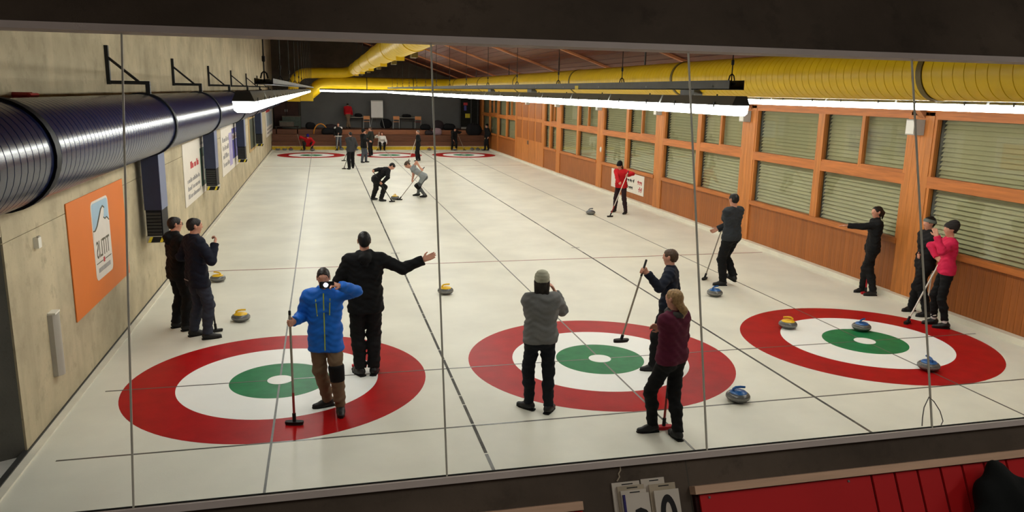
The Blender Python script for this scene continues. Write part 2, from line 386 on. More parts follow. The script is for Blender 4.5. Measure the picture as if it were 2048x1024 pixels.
    for i in (0, 1):
        T.cap(nb-up*.03*s, sj[i], (.043+t*.6)*s, (.05+t*.8)*s, k=.05)
        if sleeve == 'long':
            d = unit(wr[i]-el[i]); T.cap(sj[i], el[i], (.052+t)*s, (.042+t)*s, k=.03)
            T.cap(el[i], wr[i]+d*.02*s, (.043+t)*s, (.029+t)*s, k=.02, clips=[(wr[i]+d*.004*s, d)])
        else:
            d = unit(el[i]-sj[i]); T.cap(sj[i], el[i], (.052+t)*s, (.047+t)*s, k=.03, clips=[(sj[i]+d*.17*s, d)])
    if 'hood' in extras:
        b = nb-f2*.045*s+up*.01*s
        T.cap(b-r2*.055*s+f2*.035*s+up*.012*s, b-f2*.06*s-up*.02*s, .050*s, .062*s, k=.03); T.cap(b+r2*.055*s+f2*.035*s+up*.02*s, b-f2*.06*s-up*.02*s, .050*s, .062*s, k=.03); T.cap(b-f2*.06*s-up*.02*s, b-f2*.075*s-up*.10*s, .055*s, .03*s, k=.03)
    T.clip(hemp, -up)
    tob = obj('jacket' if 'jacket' in extras else 'sweater' if sleeve == 'long' else 'shirt', T.mesh('top', .0105*hb, org, wr_f), top, root)
    # --- trousers
    L = SDF(); t = lt
    L.cap(hc-rm*.060*s, hc+rm*.060*s, (.110+t*.5)*s*g, k=.05, flat=(fm, .84), clips=[(hc+up*(hem+.045)*s, up)] if hem < 0 else [])
    for i in (0, 1):
        d = unit(ank[i]-kn[i]); mid = kn[i]*.62+ank[i]*.38-toe[i]*.008*s
        L.cap(hj[i], kn[i], (.078+t)*s*g, (.058+t)*s, k=.04); L.cap(kn[i], mid, (.056+t)*s, (.053+t)*s, k=.03)
        L.cap(mid, ank[i]+d*.01*s, (.053+t)*s, (.037+t*1.25)*s, k=.03, clips=[(ank[i]+d*(.0 if sock is None else -.05)*s, d)])
    obj('trousers', L.mesh('trousers', .0105*hb, org, wr_f), legs, root)
    for i in (0, 1):
        S = SDF(); a = ank[i]; dn = zz if len(feet[i]) < 4 else unit(zz-toe[i]*min(feet[i][3]*3, .8)); tq = unit(toe[i]-dn*(toe[i]@dn))
        S.cap(a-dn*.03*s-tq*.035*s, a-dn*.045*s+tq*.06*s, .045*s, .046*s, k=.03); S.cap(a-dn*.045*s+tq*.06*s, a-dn*.055*s+tq*.155*s, .046*s, .036*s, k=.03, flat=(dn, .8)); S.cap(a-dn*.02*s, a+dn*.03*s, .045*s, .042*s, k=.03)
        S.clip(a-dn*.083*s, -dn)
        so = obj('shoe', S.mesh('shoe', .009*hb, org), shoe, root)
        if res < 1.3:
            so2 = MB(); P2 = [(-.075, -.038), (.05, -.046), (.13, -.042), (.185, -.018), (.19, .015), (.14, .042), (.05, .046), (-.075, .038), (-.085, 0)]
            rr = np.cross(tq, dn); so2.prism([(x*s, y*s) for x, y in P2], a-dn*.085*s-org, tq, rr, dn, .016*s).build('sole', 'sole', so)
        if sock: SDF().cap(a, a+zz*.07*s, .047*s, .05*s).mesh
        if sock: obj('sock', SDF().cap(a+zz*.0*s, a+unit(kn[i]-a)*.075*s, .044*s, .05*s).mesh('sock', .009*hb, org), sock, root)
    # --- hair and hat
    Hh = SDF(); c0 = hd+hu*.030*hs-hf*.022*hs; c1 = hd+hu*.022*hs+hf*.012*s
    th = .006 if style != 'long' else .013
    if style != 'none':
        Hh.cap(c0, c1+hu*.006*hs, (.092+th)*hs, (.087+th)*hs, k=.02, flat=(hl, .82)); Hh.cap(hd-hf*.05*hs-hu*.01*hs, hd-hf*.052*hs-hu*.05*hs, .058*hs, .042*hs, k=.03)
        if style in ('long', 'tail'): Hh.cap(hd-hf*.04*hs, hd-hf*.055*hs-hu*.06*hs, .07*hs, .05*hs, k=.03)
        if style == 'long':
            for sg in (-1, 0, 1): Hh.cap(hd-hf*.03*hs+hl*sg*.06*hs, hd-hf*.05*hs+hl*sg*.065*hs-hu*.19*hs, .042*hs, .03*hs, k=.03)
        if style == 'tail':
            b = hd-hf*.115*hs+hu*.03*hs; Hh.cap(b, b-hf*.03*hs-hu*.04*hs, .028*hs, .03*hs, k=.01); Hh.cap(b-hf*.03*hs-hu*.04*hs, b-hf*.015*hs-hu*.16*hs, .03*hs, .014*hs, k=.01)
        if style == 'lowtail':
            b = hd-hf*.10*hs-hu*.07*hs; Hh.cap(hd-hf*.06*hs-hu*.02*hs, b, .055*hs, .035*hs, k=.02); Hh.cap(b, b-hf*.03*hs-hu*.05*hs+hl*-.02*hs, .045*hs, .048*hs, k=.02); Hh.cap(b-hf*.03*hs-hu*.05*hs+hl*-.02*hs, b-hf*.01*hs-hu*.15*hs-hl*.03*hs, .045*hs, .02*hs, k=.02)
        Hh.cut(hd+hf*.10*hs-hu*.03*hs-hl*.0*hs, hd+hf*.11*hs-hu*.12*hs, .080*hs, .085*hs); Hh.cut(hd+hf*.095*hs-hu*.0*hs, hd+hf*.1*hs-hu*.03*hs, .072*hs)
        for sg in (-1, 1): Hh.cut(hd+hl*sg*.088*hs-hf*.006*hs-hu*.010*hs, hd+hl*sg*.085*hs+hf*.045*hs-hu*.04*hs, .030*hs, .042*hs)
        if style == 'short': Hh.clip(hd-hu*.062*hs, -hu)
        obj('hair', Hh.mesh('hair', .0085*hb, org, lambda P: .0025*np.sin(P[..., 0]*160)*np.sin(P[..., 1]*150+P[..., 2]*60)), hair, root)
    if hat:
        T2 = SDF(); q = .016
        if hatstyle == 'beanie':
            T2.cap(c0+hu*.012*hs, c1+hu*.012*hs, (.092+q)*hs, (.088+q)*hs, k=.02, flat=(hl, .88)); T2.cap(c0+hu*.05*hs-hf*.02*hs, c0+hu*.055*hs-hf*.03*hs, .085*hs, k=.03)
            T2.clip(hd+hf*.09*hs+hu*.038*hs, unit(-hu+hf*.34))
            obj('beanie', T2.mesh('hat', .0085*hb, org, lambda P: .002*np.sin(P[..., 2]*180)), hat, root)
        elif hatstyle == 'band':
            T2.cap(c0, c1, (.092+q)*hs, (.088+q)*hs, k=.02, flat=(hl, .88)); T2.clip(hd+hf*.09*hs+hu*.030*hs, unit(-hu+hf*.25)); T2.clip(hd+hf*.09*hs+hu*.092*hs, unit(hu-hf*.25))
            obj('headband', T2.mesh('hat', .0085*hb, org), hat, root)
    return dict(root=root, org=org, T=T, hd=hd, hf=hf, hu=hu, hl=hl, hc=hc, up=up, f=f2, rt=r2, s=s, sj=sj, el=el, wr=wr, kn=kn, ank=ank, nb=nb, L=L, cst=cst)
def surf(F, p, d, far=.5):
    """point of the surface of field F met when coming from p+d*far towards p"""
    t = np.linspace(far, -.1, 400); P = p+np.multiply.outer(t, unit(d)); v = F.field(P); i = np.argmax(v < .002); return P[i]
# ------------------------------------------------------------------ palette
concrete('concrete_light', srgb(192, 178, 148), stain=.38)
concrete('concrete_dark', srgb(92, 84, 74), stain=.35, seed=3.)
concrete('concrete_front', srgb(98, 84, 72), stain=.5, seed=7.)
concrete('concrete_grey', srgb(196, 192, 184), stain=.2, seed=5.)
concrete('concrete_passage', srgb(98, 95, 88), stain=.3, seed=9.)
mat('ice', srgb(224, 221, 206), .40, .12, var=.085, vs=.8, bump=.05, bs=55)
mat('ice_white', srgb(240, 240, 234), .40, .12, var=.02, vs=2, bump=.05, bs=55)
mat('ice_red', srgb(166, 20, 22), .40, .10, var=.14, vs=3.5, bump=.05, bs=55)
mat('ice_green', srgb(36, 118, 72), .40, .10, var=.16, vs=5, bump=.05, bs=55)
mat('ice_line', srgb(84, 82, 74), .3, .4, var=.3, vs=9)
mat('ice_hog', srgb(150, 96, 84), .3, .4, var=.3, vs=5)
mat('curb_white', srgb(222, 216, 198), .5, .3, var=.07, vs=3)
mat('yellow_board', srgb(196, 164, 38), .5, .3, var=.1)
wood('wood_wall', srgb(156, 90, 38), 2, .10)
wood('wood_frame', srgb(188, 116, 54), 2, .04)
wood('wood_rail', srgb(180, 106, 48), 1, .04)
wood('wood_roof', srgb(84, 36, 20), 1, .0, .3)
wood('wood_rafter', srgb(196, 134, 92), 0, .0)
wood('wood_step', srgb(104, 64, 42), 0, .06)
wood('wood_step_light', srgb(142, 88, 56), 0, .05)
mat('slat', srgb(190, 181, 146), .45, .4, var=.05, vs=2)
mat('slat_guide', srgb(84, 84, 76), .5, .4)
mat('shade_dark', srgb(40, 40, 36), .9, .1)
glass_mat('window_glass', (.93, .95, .92), .05)
mat('grey_wall', srgb(104, 104, 102), .8, .2, var=.06, vs=1.5)
mat('steel', srgb(150, 150, 146), .35, .5, metal=.9, var=.1)
mat('steel_dark', srgb(74, 74, 72), .5, .5, metal=.6, var=.15)
mat('black_steel', srgb(24, 24, 24), .5, .4, var=.1)
mat('frame_grey', srgb(206, 190, 182), .6, .3, var=.05, vs=4)
mat('joint_grey', srgb(190, 184, 168), .5, .4)
mat('plastic_white', srgb(222, 218, 206), .45, .4, var=.03)
mat('plastic_grey', srgb(168, 162, 150), .5, .4, var=.05)
mat('black', srgb(16, 16, 16), .6, .3, var=.1)
mat('lamp_diffuser', (.9, .9, .88), .5, .2, var=0, emit=(.985, 1.0, .93, LAMP))
mat('lamp_housing', srgb(96, 95, 90), .5, .4, var=.1)

# ------------------------------------------------------------------ ice and markings
TX = (-4.28, 0.0, 4.27); TEE = (0.0, 34.75); XL, XR, YE = -6.62, 6.62, 38.75
floor = MB().box((XL, -5.4, -.12), (XR, YE, 0)).build('floor', 'ice', kind='structure', label='cream white pebbled curling ice with three sheets')
for tx in TX:
    for ty in TEE:
        c = (tx, ty)
        MB().ring(1.22, 1.83, c, .0, .0012, 96).build('red_ring', 'ice_red', floor)
        MB().ring(.61, 1.22, c, .0, .0010, 96).build('white_ring', 'ice_white', floor)
        MB().ring(.155, .61, c, .0, .0012, 72).build('green_ring', 'ice_green', floor)
        MB().lathe([(.155, 0), (.155, .0034), (0, .0034)], 40, (tx, ty, 0)).build('button', 'ice_white', floor)
def line(name, x0, y0, x1, y1, m, z=.0022): return MB().box((min(x0, x1), min(y0, y1), 0), (max(x0, x1), max(y0, y1), z)).build(name, m, floor)
for tx in TX: line('centre_line', tx-.012, -3.66, tx+.012, 38.4, 'ice_line')
for ty, sg in ((0, 1), (34.75, -1)):
    line('tee_line', -6.30, ty-.012, 6.30, ty+.012, 'ice_line', .0024)
    line('back_line', -6.30, ty-1.83*sg-.012, 6.30, ty-1.83*sg+.012, 'ice_line', .0024)
    line('hog_line', -6.40, ty+6.4*sg-.022, 6.40, ty+6.4*sg+.022, 'ice_hog', .0026)
    for x in (-2.14, 2.14): line('hack_mark', x-.10, ty+7.6*sg-.014, x+.10, ty+7.6*sg+.014, 'ice_line', .003)
m = mat('divider_rope', srgb(70, 68, 62), .6, .3, var=.75, vs=2.5, stretch=(1, 1.6, 1))
for x in (-2.14, 2.14):
    r = random.Random(int(x*10)); y = -3.9
    while y < 38.3:                                                  # worn dividers between the sheets, dash by dash near the mirror
        ln = r.uniform(.25, .8) if y < 16 else 38.3-y
        line('divider_dash', x-.017, y, x+.017, min(y+ln, 38.3), 'divider_rope' if r.random() < .75 else 'ice_line', .003); y += ln+(.03 if x < 0 else .004)
MB().box((XR-.14, -5.2, 0), (XR+.02, YE, .10)).build('baseboard_right', 'curb_white', kind='structure')
MB().box((XL-.02, -1.6, 0), (XL+.10, YE, .022)).box((XL-.02, -5.2, 0), (XL+.10, -1.6, .022)).build('baseboard_left', 'curb_white', kind='structure')
MB().box((XL-.04, -5.2, .0), (XL+.018, 41.5, .035)).build('trim_1', 'steel_dark', kind='structure')

# ------------------------------------------------------------------ left wall: concrete with construction joints, passage at its near end
HT = 8.4; YF = 42.6
wl = MB().box((XL-.32, -1.6, -.1), (XL-.015, YF, HT)).box((XL-.32, -5.2, 2.2), (XL-.015, -1.6, HT)).build('wall_left', 'concrete_light', kind='structure', label='raw board marked concrete wall beside the blue duct')
jy = [-1.6, 5.35, 12.3, 19.25, 26.2, 33.15, 41.3]
for a, b in zip(jy[:-1], jy[1:]):
    for z0, z1 in ((.0, 2.125), (2.135, 3.658), (3.662, HT)):
        MB().box((XL-.015, a+(.0025 if a > 0 else 0), z0), (XL, b-.0025, z1)).build('concrete_panel', 'concrete_light', wl)
for z0, z1 in ((2.2, 3.655), (3.667, HT)): MB().box((XL-.015, -5.2, z0), (XL, -1.612, z1)).build('concrete_panel', 'concrete_light', wl)
MB().prism([(XL-.02, -1.6), (XL-.02, -1.3), (-9.2, -2.6), (-9.2, -2.9)], (0, 0, -.1), V(1, 0, 0), V(0, 1, 0), V(0, 0, 1), 2.4).box((-9.4, -6.2, -.1), (-9.2, -1.3, 2.5)).box((-9.2, -2.4, 2.2), (XL-.02, -1.6, 2.4)).build('wall_passage', 'concrete_passage', kind='structure', label='dark concrete side passage opening in the wall')  # passage wall slanted on purpose to catch more light from the hall lamps
MB().box((-9.2, -6.2, -.15), (XL-.04, -1.6, -.02)).build('floor_passage', 'concrete_grey', kind='structure')

# ------------------------------------------------------------------ right wall: timber posts, windows with blinds, boarding below
PY = [-3.4, 2.03, 7.75, 13.0, 18.4, 23.8]
DOOR = (26.4, 31.6); W6 = (31.6, 41.2)
wr_ = MB().box((XR+.10, -5.2, -.1), (XR+.30, YF, 1.05)).box((XR+.10, 26.2, 1.05), (XR+.30, 31.8, 3.5)).box((XR+.10, 41.0, 1.0), (XR+.30, YF, 3.5)).box((XR+.05, -5.2, 3.38), (XR+.30, YF, 3.95)).build('wall_right', 'wood_wall', kind='structure', label='orange timber wall with boarding below the windows')
pm = MB().box((0, -.062, .10), (.02, .062, 1.0)).mesh('plank'); setm(pm, 'wood_wall')
y = -1.2; farb = MB()
while y < 42.4:
    if y < 17: obj('plank', pm, None, wr_, (XR, y, 0))
    else: farb.box((XR, y-.062, .10), (XR+.02, y+.062, 1.0))
    y += .129
farb.build('far_planks', 'wood_wall', wr_, kind='stuff')
MB().box((XR+.021, -5.2, .05), (XR+.11, 42.5, 1.02)).build('board_backing', 'shade_dark', wr_)
MB().box((XR-.03, -5.2, 3.34), (XR+.06, 42.5, 3.46)).build('head_beam', 'wood_rail', wr_)
for y in PY+[26.3, 31.7, 36.3, 41.1]:
    for k in range(4):
        w = .56 if y in PY else .3; a = y-w/2+w*k/4
        MB().box((XR-.03, a+.002, .10), (XR+.10, a+w/4-.002, 3.40)).build('post_board', 'wood_frame', wr_)
def slat_mesh(L): return MB().bar((0, 0, 0), (0, L, 0), .008, .092).mesh('slat')
SL = {}
wn = 0
def window(y0, y1, near):
    """one bay: two lights below, one large and two narrow above; blinds behind the glass"""
    global wn
    wn += 1; root = thing('window_%d' % wn, (XR, y0, 0), kind='structure', label='timber framed window bay with lowered slatted blinds')
    L = y1-y0; h = L/2; x0, x1 = -.02, .07
    def fr(nm, a, b, z0, z1, m='wood_frame', dx=0): return MB().box((x0+dx, a, z0), (x1, b, z1)).build(nm, m, root)
    fr('sill', 0, L, 1.0, 1.10, 'wood_rail', -.035); fr('head', 0, L, 3.28, 3.40, 'wood_rail'); fr('transom', .0, L, 2.10, 2.30, 'wood_rail', -.01)
    fr('mullion', h-.11, h+.11, 1.10, 3.28, dx=-.012); fr('stile', 0, .06, 1.10, 3.28); fr('stile', L-.06, L, 1.10, 3.28)
    q = h/2-.02; fr('glazing_bar', q-.045, q+.045, 2.30, 3.28)
    fr('sash_rail', .06, q-.045, 2.30, 2.36, 'wood_rail', .0); fr('sash_rail', q+.045, h-.11, 2.30, 2.34, 'wood_rail', .0)
    for a, b, z0, z1 in ((.06, h-.11, 1.10, 2.10), (h+.11, L-.06, 1.10, 2.10), (.06, q-.045, 2.36, 3.28), (q+.045, h-.11, 2.34, 3.28), (h+.11, L-.06, 2.30, 3.28)):
        MB().box((.03, a, z0), (.036, b, z1)).build('pane', 'window_glass', root)
    for a, b in ((.05, h-.06), (h+.06, L-.05)):
        bl = MB().box((.115, a-.02, 1.02), (.20, a+.03, 3.40)).box((.115, b-.03, 1.02), (.20, b+.02, 3.40)).build('blind', 'slat_guide', root)
        z = 1.06; st = MB()
        ln = round(b-a-.06, 3)
        if ln not in SL: SL[ln] = slat_mesh(ln); setm(SL[ln], 'slat')
        while z < 3.42:
            M = Matrix.Translation((.15, a+.03, z)) @ Matrix.Rotation(math.radians(random.uniform(37, 43)), 4, 'Y')
            if near: obj('slat', SL[ln], None, bl, M=M)
            else:
                R = np.array(M)[:3, :3]; o = np.array(M)[:3, 3]; st.box((-.004, 0, -.046), (.004, ln, .046), R, o)
            z += .078
        if not near: st.build('slats', 'slat', bl, kind='stuff')
    MB().box((.24, -.3, .95), (.28, L+.3, 3.5)).build('back_board', 'shade_dark', root)
for i in range(5): window(PY[i]+.28, PY[i+1]-.28, i < 3)
window(24.08, 26.15, False); window(31.85, 36.15, False); window(36.45, 40.95, False)
# panelled folding door in the wall
d = thing('door_1', (XR, 26.45, 0), kind='structure', label='orange panelled timber folding door in the window wall')
for k in range(4):
    a = k*1.29; lf = MB().box((-.02, a+.01, .10), (.05, a+1.28, 3.34)).build('door_leaf', 'wood_frame', d)
    for z0, z1 in ((1.25, 2.2), (2.35, 3.2)): MB().box((-.035, a+.14, z0), (.0, a+1.15, z1)).build('door_panel', 'wood_wall', lf)
    if k in (1, 2): MB().bar((-.05, a+(1.2 if k == 1 else .09), 1.0), (-.05, a+(1.2 if k == 1 else .09), 1.2), .03).build('door_handle', 'steel', lf)
# white loudspeaker boxes on the posts
for k, y in enumerate([2.10, 7.85, 13.05, 18.42, 23.8, 29.0]):
    w = ['between the two nearest window bays', 'second along the post row', 'third along the post row', 'fourth along the post row', 'fifth along the post row', 'above the folding door'][k]
    t = thing('wall_speaker', (XR-.04, y, 3.0), label='small white box loudspeaker on timber post, '+w, cat='loudspeaker', group='white boxes on the timber posts')
    MB().prism([(0, -.15), (-.16, -.10), (-.16, .12), (0, .15)], (0, 0, 0), V(1, 0, 0), V(0, 1, 0), V(0, 0, 1), .27).build('cabinet', 'plastic_grey', t)
    MB().box((-.167, -.085, .02), (-.16, .105, .25)).build('grille', 'plastic_white', t)
# small oval fitting on a post
MB().lathe([(0, -.02), (.06, -.02), (.075, 0), (.05, .03), (0, .035)], 14).build('wall_fitting', 'plastic_white', smooth=True, M=Matrix.Translation((XR-.045, 18.2, 1.55)) @ Matrix.Rotation(-math.pi/2, 4, 'Y') @ Matrix.Diagonal((1.5, .8, 1, 1)), label='small white oval fitting on a timber post', cat='wall fitting')

# ------------------------------------------------------------------ roof: sloping boards on rafters
SLOPE = .34; RZ = lambda x: 3.80+SLOPE*(XR-x)
ce = MB().prism([(XL-.4, RZ(XL-.4)), (XR+.4, RZ(XR+.4)), (XR+.4, RZ(XR+.4)+.2), (XL-.4, RZ(XL-.4)+.2)], (0, -5.2, 0), V(1, 0, 0), V(0, 0, 1), V(0, 1, 0), YF+5.6).build('ceiling', 'wood_roof', kind='structure', label='dark reddish board ceiling sloping up to the concrete wall')
ra = [(XL+.02, RZ(XL)-.07), (XR-.75, RZ(XR-.75)-.07), (XR-.02, 3.28), (XR-.02, RZ(XR)), (XL+.02, RZ(XL))]
rm_ = MB().prism(ra, (0, -.065, 0), V(1, 0, 0), V(0, 0, 1), V(0, 1, 0), .13).mesh('rafter'); setm(rm_, 'wood_rafter')
for y in PY+[29.0, 34.3, 39.6]: obj('rafter', rm_, None, ce, (0, y, 0))
bm = MB().box((-.006, 0, -.012), (.006, 47.4, 0)).mesh('roof_batten'); setm(bm, 'wood_roof')
for k in range(44):
    x = XL+.15+k*.3; obj('roof_batten', bm, None, ce, (x, -5.0, RZ(x)))

# ------------------------------------------------------------------ far end: yellow board, steps, platform, walls
MB().box((XL-.3, YF, -.1), (XR+.3, YF+.25, HT)).build('wall_far', 'concrete_dark', kind='structure', label='dark concrete gable wall behind the platform')
MB().box((-4.95, YF-.06, 1.15), (6.1, YF-.001, 3.55)).build('wall_far_panel', 'grey_wall', kind='structure', label='charcoal painted wall behind the flip chart')
MB().box((-4.98, YF-.10, 3.55), (6.12, YF-.001, 3.75)).build('trim_2', 'concrete_dark', kind='structure')
yb = thing('end_board', (0, YE, 0), label='yellow bumper board at the far end of the ice', cat='board')
for k in range(6): MB().box((-6.6+k*2.2, 0, 0), (-6.6+k*2.2+2.19, .09, .20)).build('board_length', 'yellow_board', yb)
MB().box((-6.6, .0, .20), (6.6, .10, .215)).build('top_rail', 'curb_white', yb)
st = thing('steps', (0, YE+.1, 0), kind='structure', label='dark timber bleacher steps up to the platform')
for y0, y1, z0, z1, m in ((.0, .55, -.1, .48, 'wood_step'), (.55, 1.15, -.1, .86, 'wood_step')):
    MB().box((-6.6, y0, z0), (6.6, y1, z1)).build('step', m, st)
    for k in range(6): MB().box((-6.6+k*2.2+.005, y0-.02, z1-.05), (-6.6+k*2.2+2.195, y1, z1+.005)).build('tread_board', m, st)
    for k in range(5): MB().box((-4.4+k*2.2-.09, y0-.024, z1-.27), (-4.4+k*2.2+.09, y0-.001, z1-.20)).build('step_slot', 'shade_dark', st)
MB().box((-6.6, 1.15, -.1), (6.6, YF-YE-.1, 1.15)).build('platform', 'wood_step', st)
for k in range(4): MB().box((-2.9+k*2.2, 1.12, .87), (-2.9+k*2.2+2.19, 1.151, 1.15)).build('fascia_board', 'wood_step_light', st)
# ------------------------------------------------------------------ ducts
def duct_mesh(pts, R, step, ridge=.008, n=32):
    """round spiral duct along straight pieces: a raised seam every step metres"""
    P = []; rs = []
    for a, b in zip(pts[:-1], pts[1:]):
        a, b = np.asarray(a, float), np.asarray(b, float); L = np.linalg.norm(b-a); k = max(1, int(L/step))
        for i in range(k):
            for o, e in ((0, 0), (.90, 0), (.915, -ridge), (.985, -ridge)): P.append(a+(b-a)*((i+o)/k)); rs.append(R+e)
    P.append(np.asarray(pts[-1], float)); rs.append(R)
    return MB().tube(P, rs, n)
def band(p, d, R, w): d = unit(d); return MB().tube([p-d*w/2, p+d*w/2], R, 32)
mat('blue_duct', srgb(24, 32, 66), .24, .28, metal=.0, var=.12, vs=2)
mat('blue_flat', srgb(30, 40, 66), .4, .5, var=.1)
mat('blue_lit_side', srgb(104, 112, 140), .45, .4, var=.05)  # lighter blue for the hall-facing side, light put into the colour
mat('blue_dark', srgb(12, 13, 18), .6, .25, var=.1)
mat('grille_dark', srgb(40, 40, 38), .5, .4)
mat('yellow_duct', srgb(212, 176, 20), .40, .3, var=.06, vs=3)
mat('yellow_dark', srgb(96, 80, 22), .5, .4)
mat('hazard_yellow', srgb(218, 196, 50), .5, .3); 
BX, BZ, BR = -6.10, 3.07, .425
d = thing('blue_duct', (BX, 0, BZ), label='large glossy navy blue spiral duct along concrete wall', cat='duct')
duct_mesh([(0, -5.2, 0), (0, 34, 0)], BR, .125, .006, 40).build('duct_tube', 'blue_duct', d, True)
for y in (-2.96, 2.26, 7.39, 13.0, 18.3, 23.6, 28.9): band(V(0, y, 0), V(0, 1, 0), BR+.022, .11).build('flange', 'blue_dark', d, True)
for k, y in enumerate((4.1, 11.0, 18.7, 26.6)):
    x0, x1 = -.42, -.16
    b = MB().box((x0, y-.22, -1.45), (x1, y+.30, .0)).build('drop_duct', 'blue_flat', d)
    MB().box((x1, y-.215, -1.45), (x1+.006, y+.295, -.1)).build('lit_side', 'blue_lit_side', b)  # thin skin that paints the lit side lighter than the dark front
    for q in range(7): MB().box((x0+.02, y-.232, -1.86+q*.055), (x1-.02, y-.22, -1.82+q*.055)).build('grille_bar', 'grille_dark', b)
    MB().box((x0+.012, y-.21, -1.88), (x1-.002, y+.29, -1.45)).build('grille_box', 'blue_dark', b)
    MB().box((x0, y-.24, -1.99), (x1+.02, y+.30, -1.88)).build('base_plate', 'plastic_grey', b)
    for q in range(3):
        o = x0+.02+q*.09
        MB().prism([(o, -1.98), (o+.045, -1.98), (o+.085, -1.89), (o+.04, -1.89)], (0, y-.246, 0), V(1, 0, 0), V(0, 0, 1), V(0, 1, 0), .005).build('hazard_stripe', 'hazard_yellow' if q != 1 else 'black', b)
        MB().prism([(o+.045, -1.98), (o+.09, -1.98), (o+.13, -1.89), (o+.085, -1.89)], (0, y-.2455, 0), V(1, 0, 0), V(0, 0, 1), V(0, 1, 0), .005).build('hazard_stripe', 'black', b)
for y in (-.95, 3.6, 8.9, 14.5, 20.1): MB().box((-.48, y-.05, -.52), (-.38, y+.05, -.36)).build('support_foot', 'black_steel', d)
for k, y in enumerate((2.68, 7.8, 13.1, 18.6, 24.2, 29.9)):
    t = thing('duct_bracket', (XL, y, 3.5), label='black steel wall bracket carrying the blue duct, '+('with the first' if k == 0 else ['', 'second', 'third', 'fourth', 'fifth', 'farthest'][k])+(' one beyond the orange banner' if k == 0 else ' along the concrete wall'), cat='bracket', group='brackets above the blue duct')
    MB().box((0, -.03, .12), (.05, .03, .66)).build('wall_bar', 'black_steel', t)
    MB().bar((.0, 0, .15), (.56, 0, .15), .05, .05).build('arm', 'black_steel', t)
    MB().bar((.03, 0, .50), (.42, 0, .16), .035, .035).build('brace', 'black_steel', t)
    MB().bar((.535, 0, .17), (.535, 0, -.02), .06, .06).build('drop_post', 'black_steel', t)
t = thing('valve', (XL, -.93, 3.5), label='red valve wheel on the concrete wall above the blue duct', cat='valve')
mat('red_paint', srgb(150, 22, 18), .45, .4)
MB().tube([(0, 0, 0), (.18, 0, 0)], .03, 10).build('pipe_stub', 'red_paint', t, True); MB().tube([(.18, -.12, 0), (.18, .12, 0)], .022, 8).build('handle', 'red_paint', t, True)

YX, YZ, YR = 3.85, 3.95, .35
d = thing('yellow_duct', (YX, 0, YZ), label='yellow round duct running low over the window side sheet', cat='duct')
duct_mesh([(0, -5.0, 0), (0, 36.3, 0)], YR, .165, .005, 36).build('duct_tube', 'yellow_duct', d, True)
arc = [V(-1.1+1.1*math.cos(a), 36.3+1.1*math.sin(a), 0) for a in np.linspace(0, math.pi/2, 7)]
arc += [V(-7.0, 37.4, 0)]+[V(-7.0-1.0*math.sin(a), 37.4, -.8+.8*math.cos(a)) for a in np.linspace(.2, 1.0, 4)]+[V(-8.25, 37.4, -.72)]
MB().tube(arc, YR, 28).build('duct_bend', 'yellow_duct', d, True)
MB().box((-8.65, 37.0, -1.05), (-7.95, 37.75, -.60)).build('outlet_box', 'yellow_duct', d)
for y in (-1.33, 5.76, 12.81, 19.87, 27.0, 34.0): band(V(0, y, 0), V(0, 1, 0), YR+.014, .09).build('flange', 'yellow_dark', d, True)
for x in (-2.2, -4.9): band(V(x, 37.4, 0), V(1, 0, 0), YR+.01, .06).build('flange', 'yellow_dark', d, True)
for y in (-2, 1.2, 8, 15, 22, 29): MB().box((-.015, y-.02, YR-.02), (.015, y+.02, RZ(YX)-YZ)).build('duct_strap', 'steel_dark', d)
for y in (4.9, 17.2, 24): MB().box((-.39, y-.30, -.36), (-.20, y+.30, -.18)).build('nozzle', 'steel_dark', d)
UX, UZ, UR = -1.77, 4.72, .33
d = thing('yellow_duct', (UX, 0, UZ), label='yellow round duct hanging high over the middle with outlet boxes', cat='duct')
duct_mesh([(0, -3.5, 0), (0, 36.4, 0)], UR, .5, .006, 32).build('duct_tube', 'yellow_duct', d, True)
arc = [V(-.6+.6*math.cos(a), 36.4+.6*math.sin(a), -.2*a/1.57) for a in np.linspace(0, math.pi/2, 6)]+[V(-2.6, 37.0, -.25)]+[V(-2.6-.8*math.sin(a), 37.0, -1.05+.8*math.cos(a)) for a in np.linspace(.3, 1.57, 5)]+[V(-3.4, 37.0, -1.6)]
MB().tube(arc, .29, 26).build('duct_bend', 'yellow_duct', d, True)
MB().box((-3.75, 36.7, -1.85), (-3.05, 37.4, -1.45)).build('outlet_box', 'yellow_duct', d)
for y in (6.5, 11.75, 17.9, 24, 30, 35.8): band(V(0, y, 0), V(0, 1, 0), UR+.016, .07).build('flange', 'yellow_duct', d, True)
for y in (9.2, 14.4, 20.6, 27, 33):
    MB().box((.16, y-.55, -.37), (.30, y-.15, -.20)).build('outlet_slot', 'yellow_dark', d); MB().box((-.10, y+.5, -.41), (.10, y+.62, -.28)).build('clamp', 'yellow_duct', d)
    MB().box((-.012, y-.02, UR-.02), (.012, y+.02, RZ(UX)-UZ)).build('duct_strap', 'steel_dark', d)

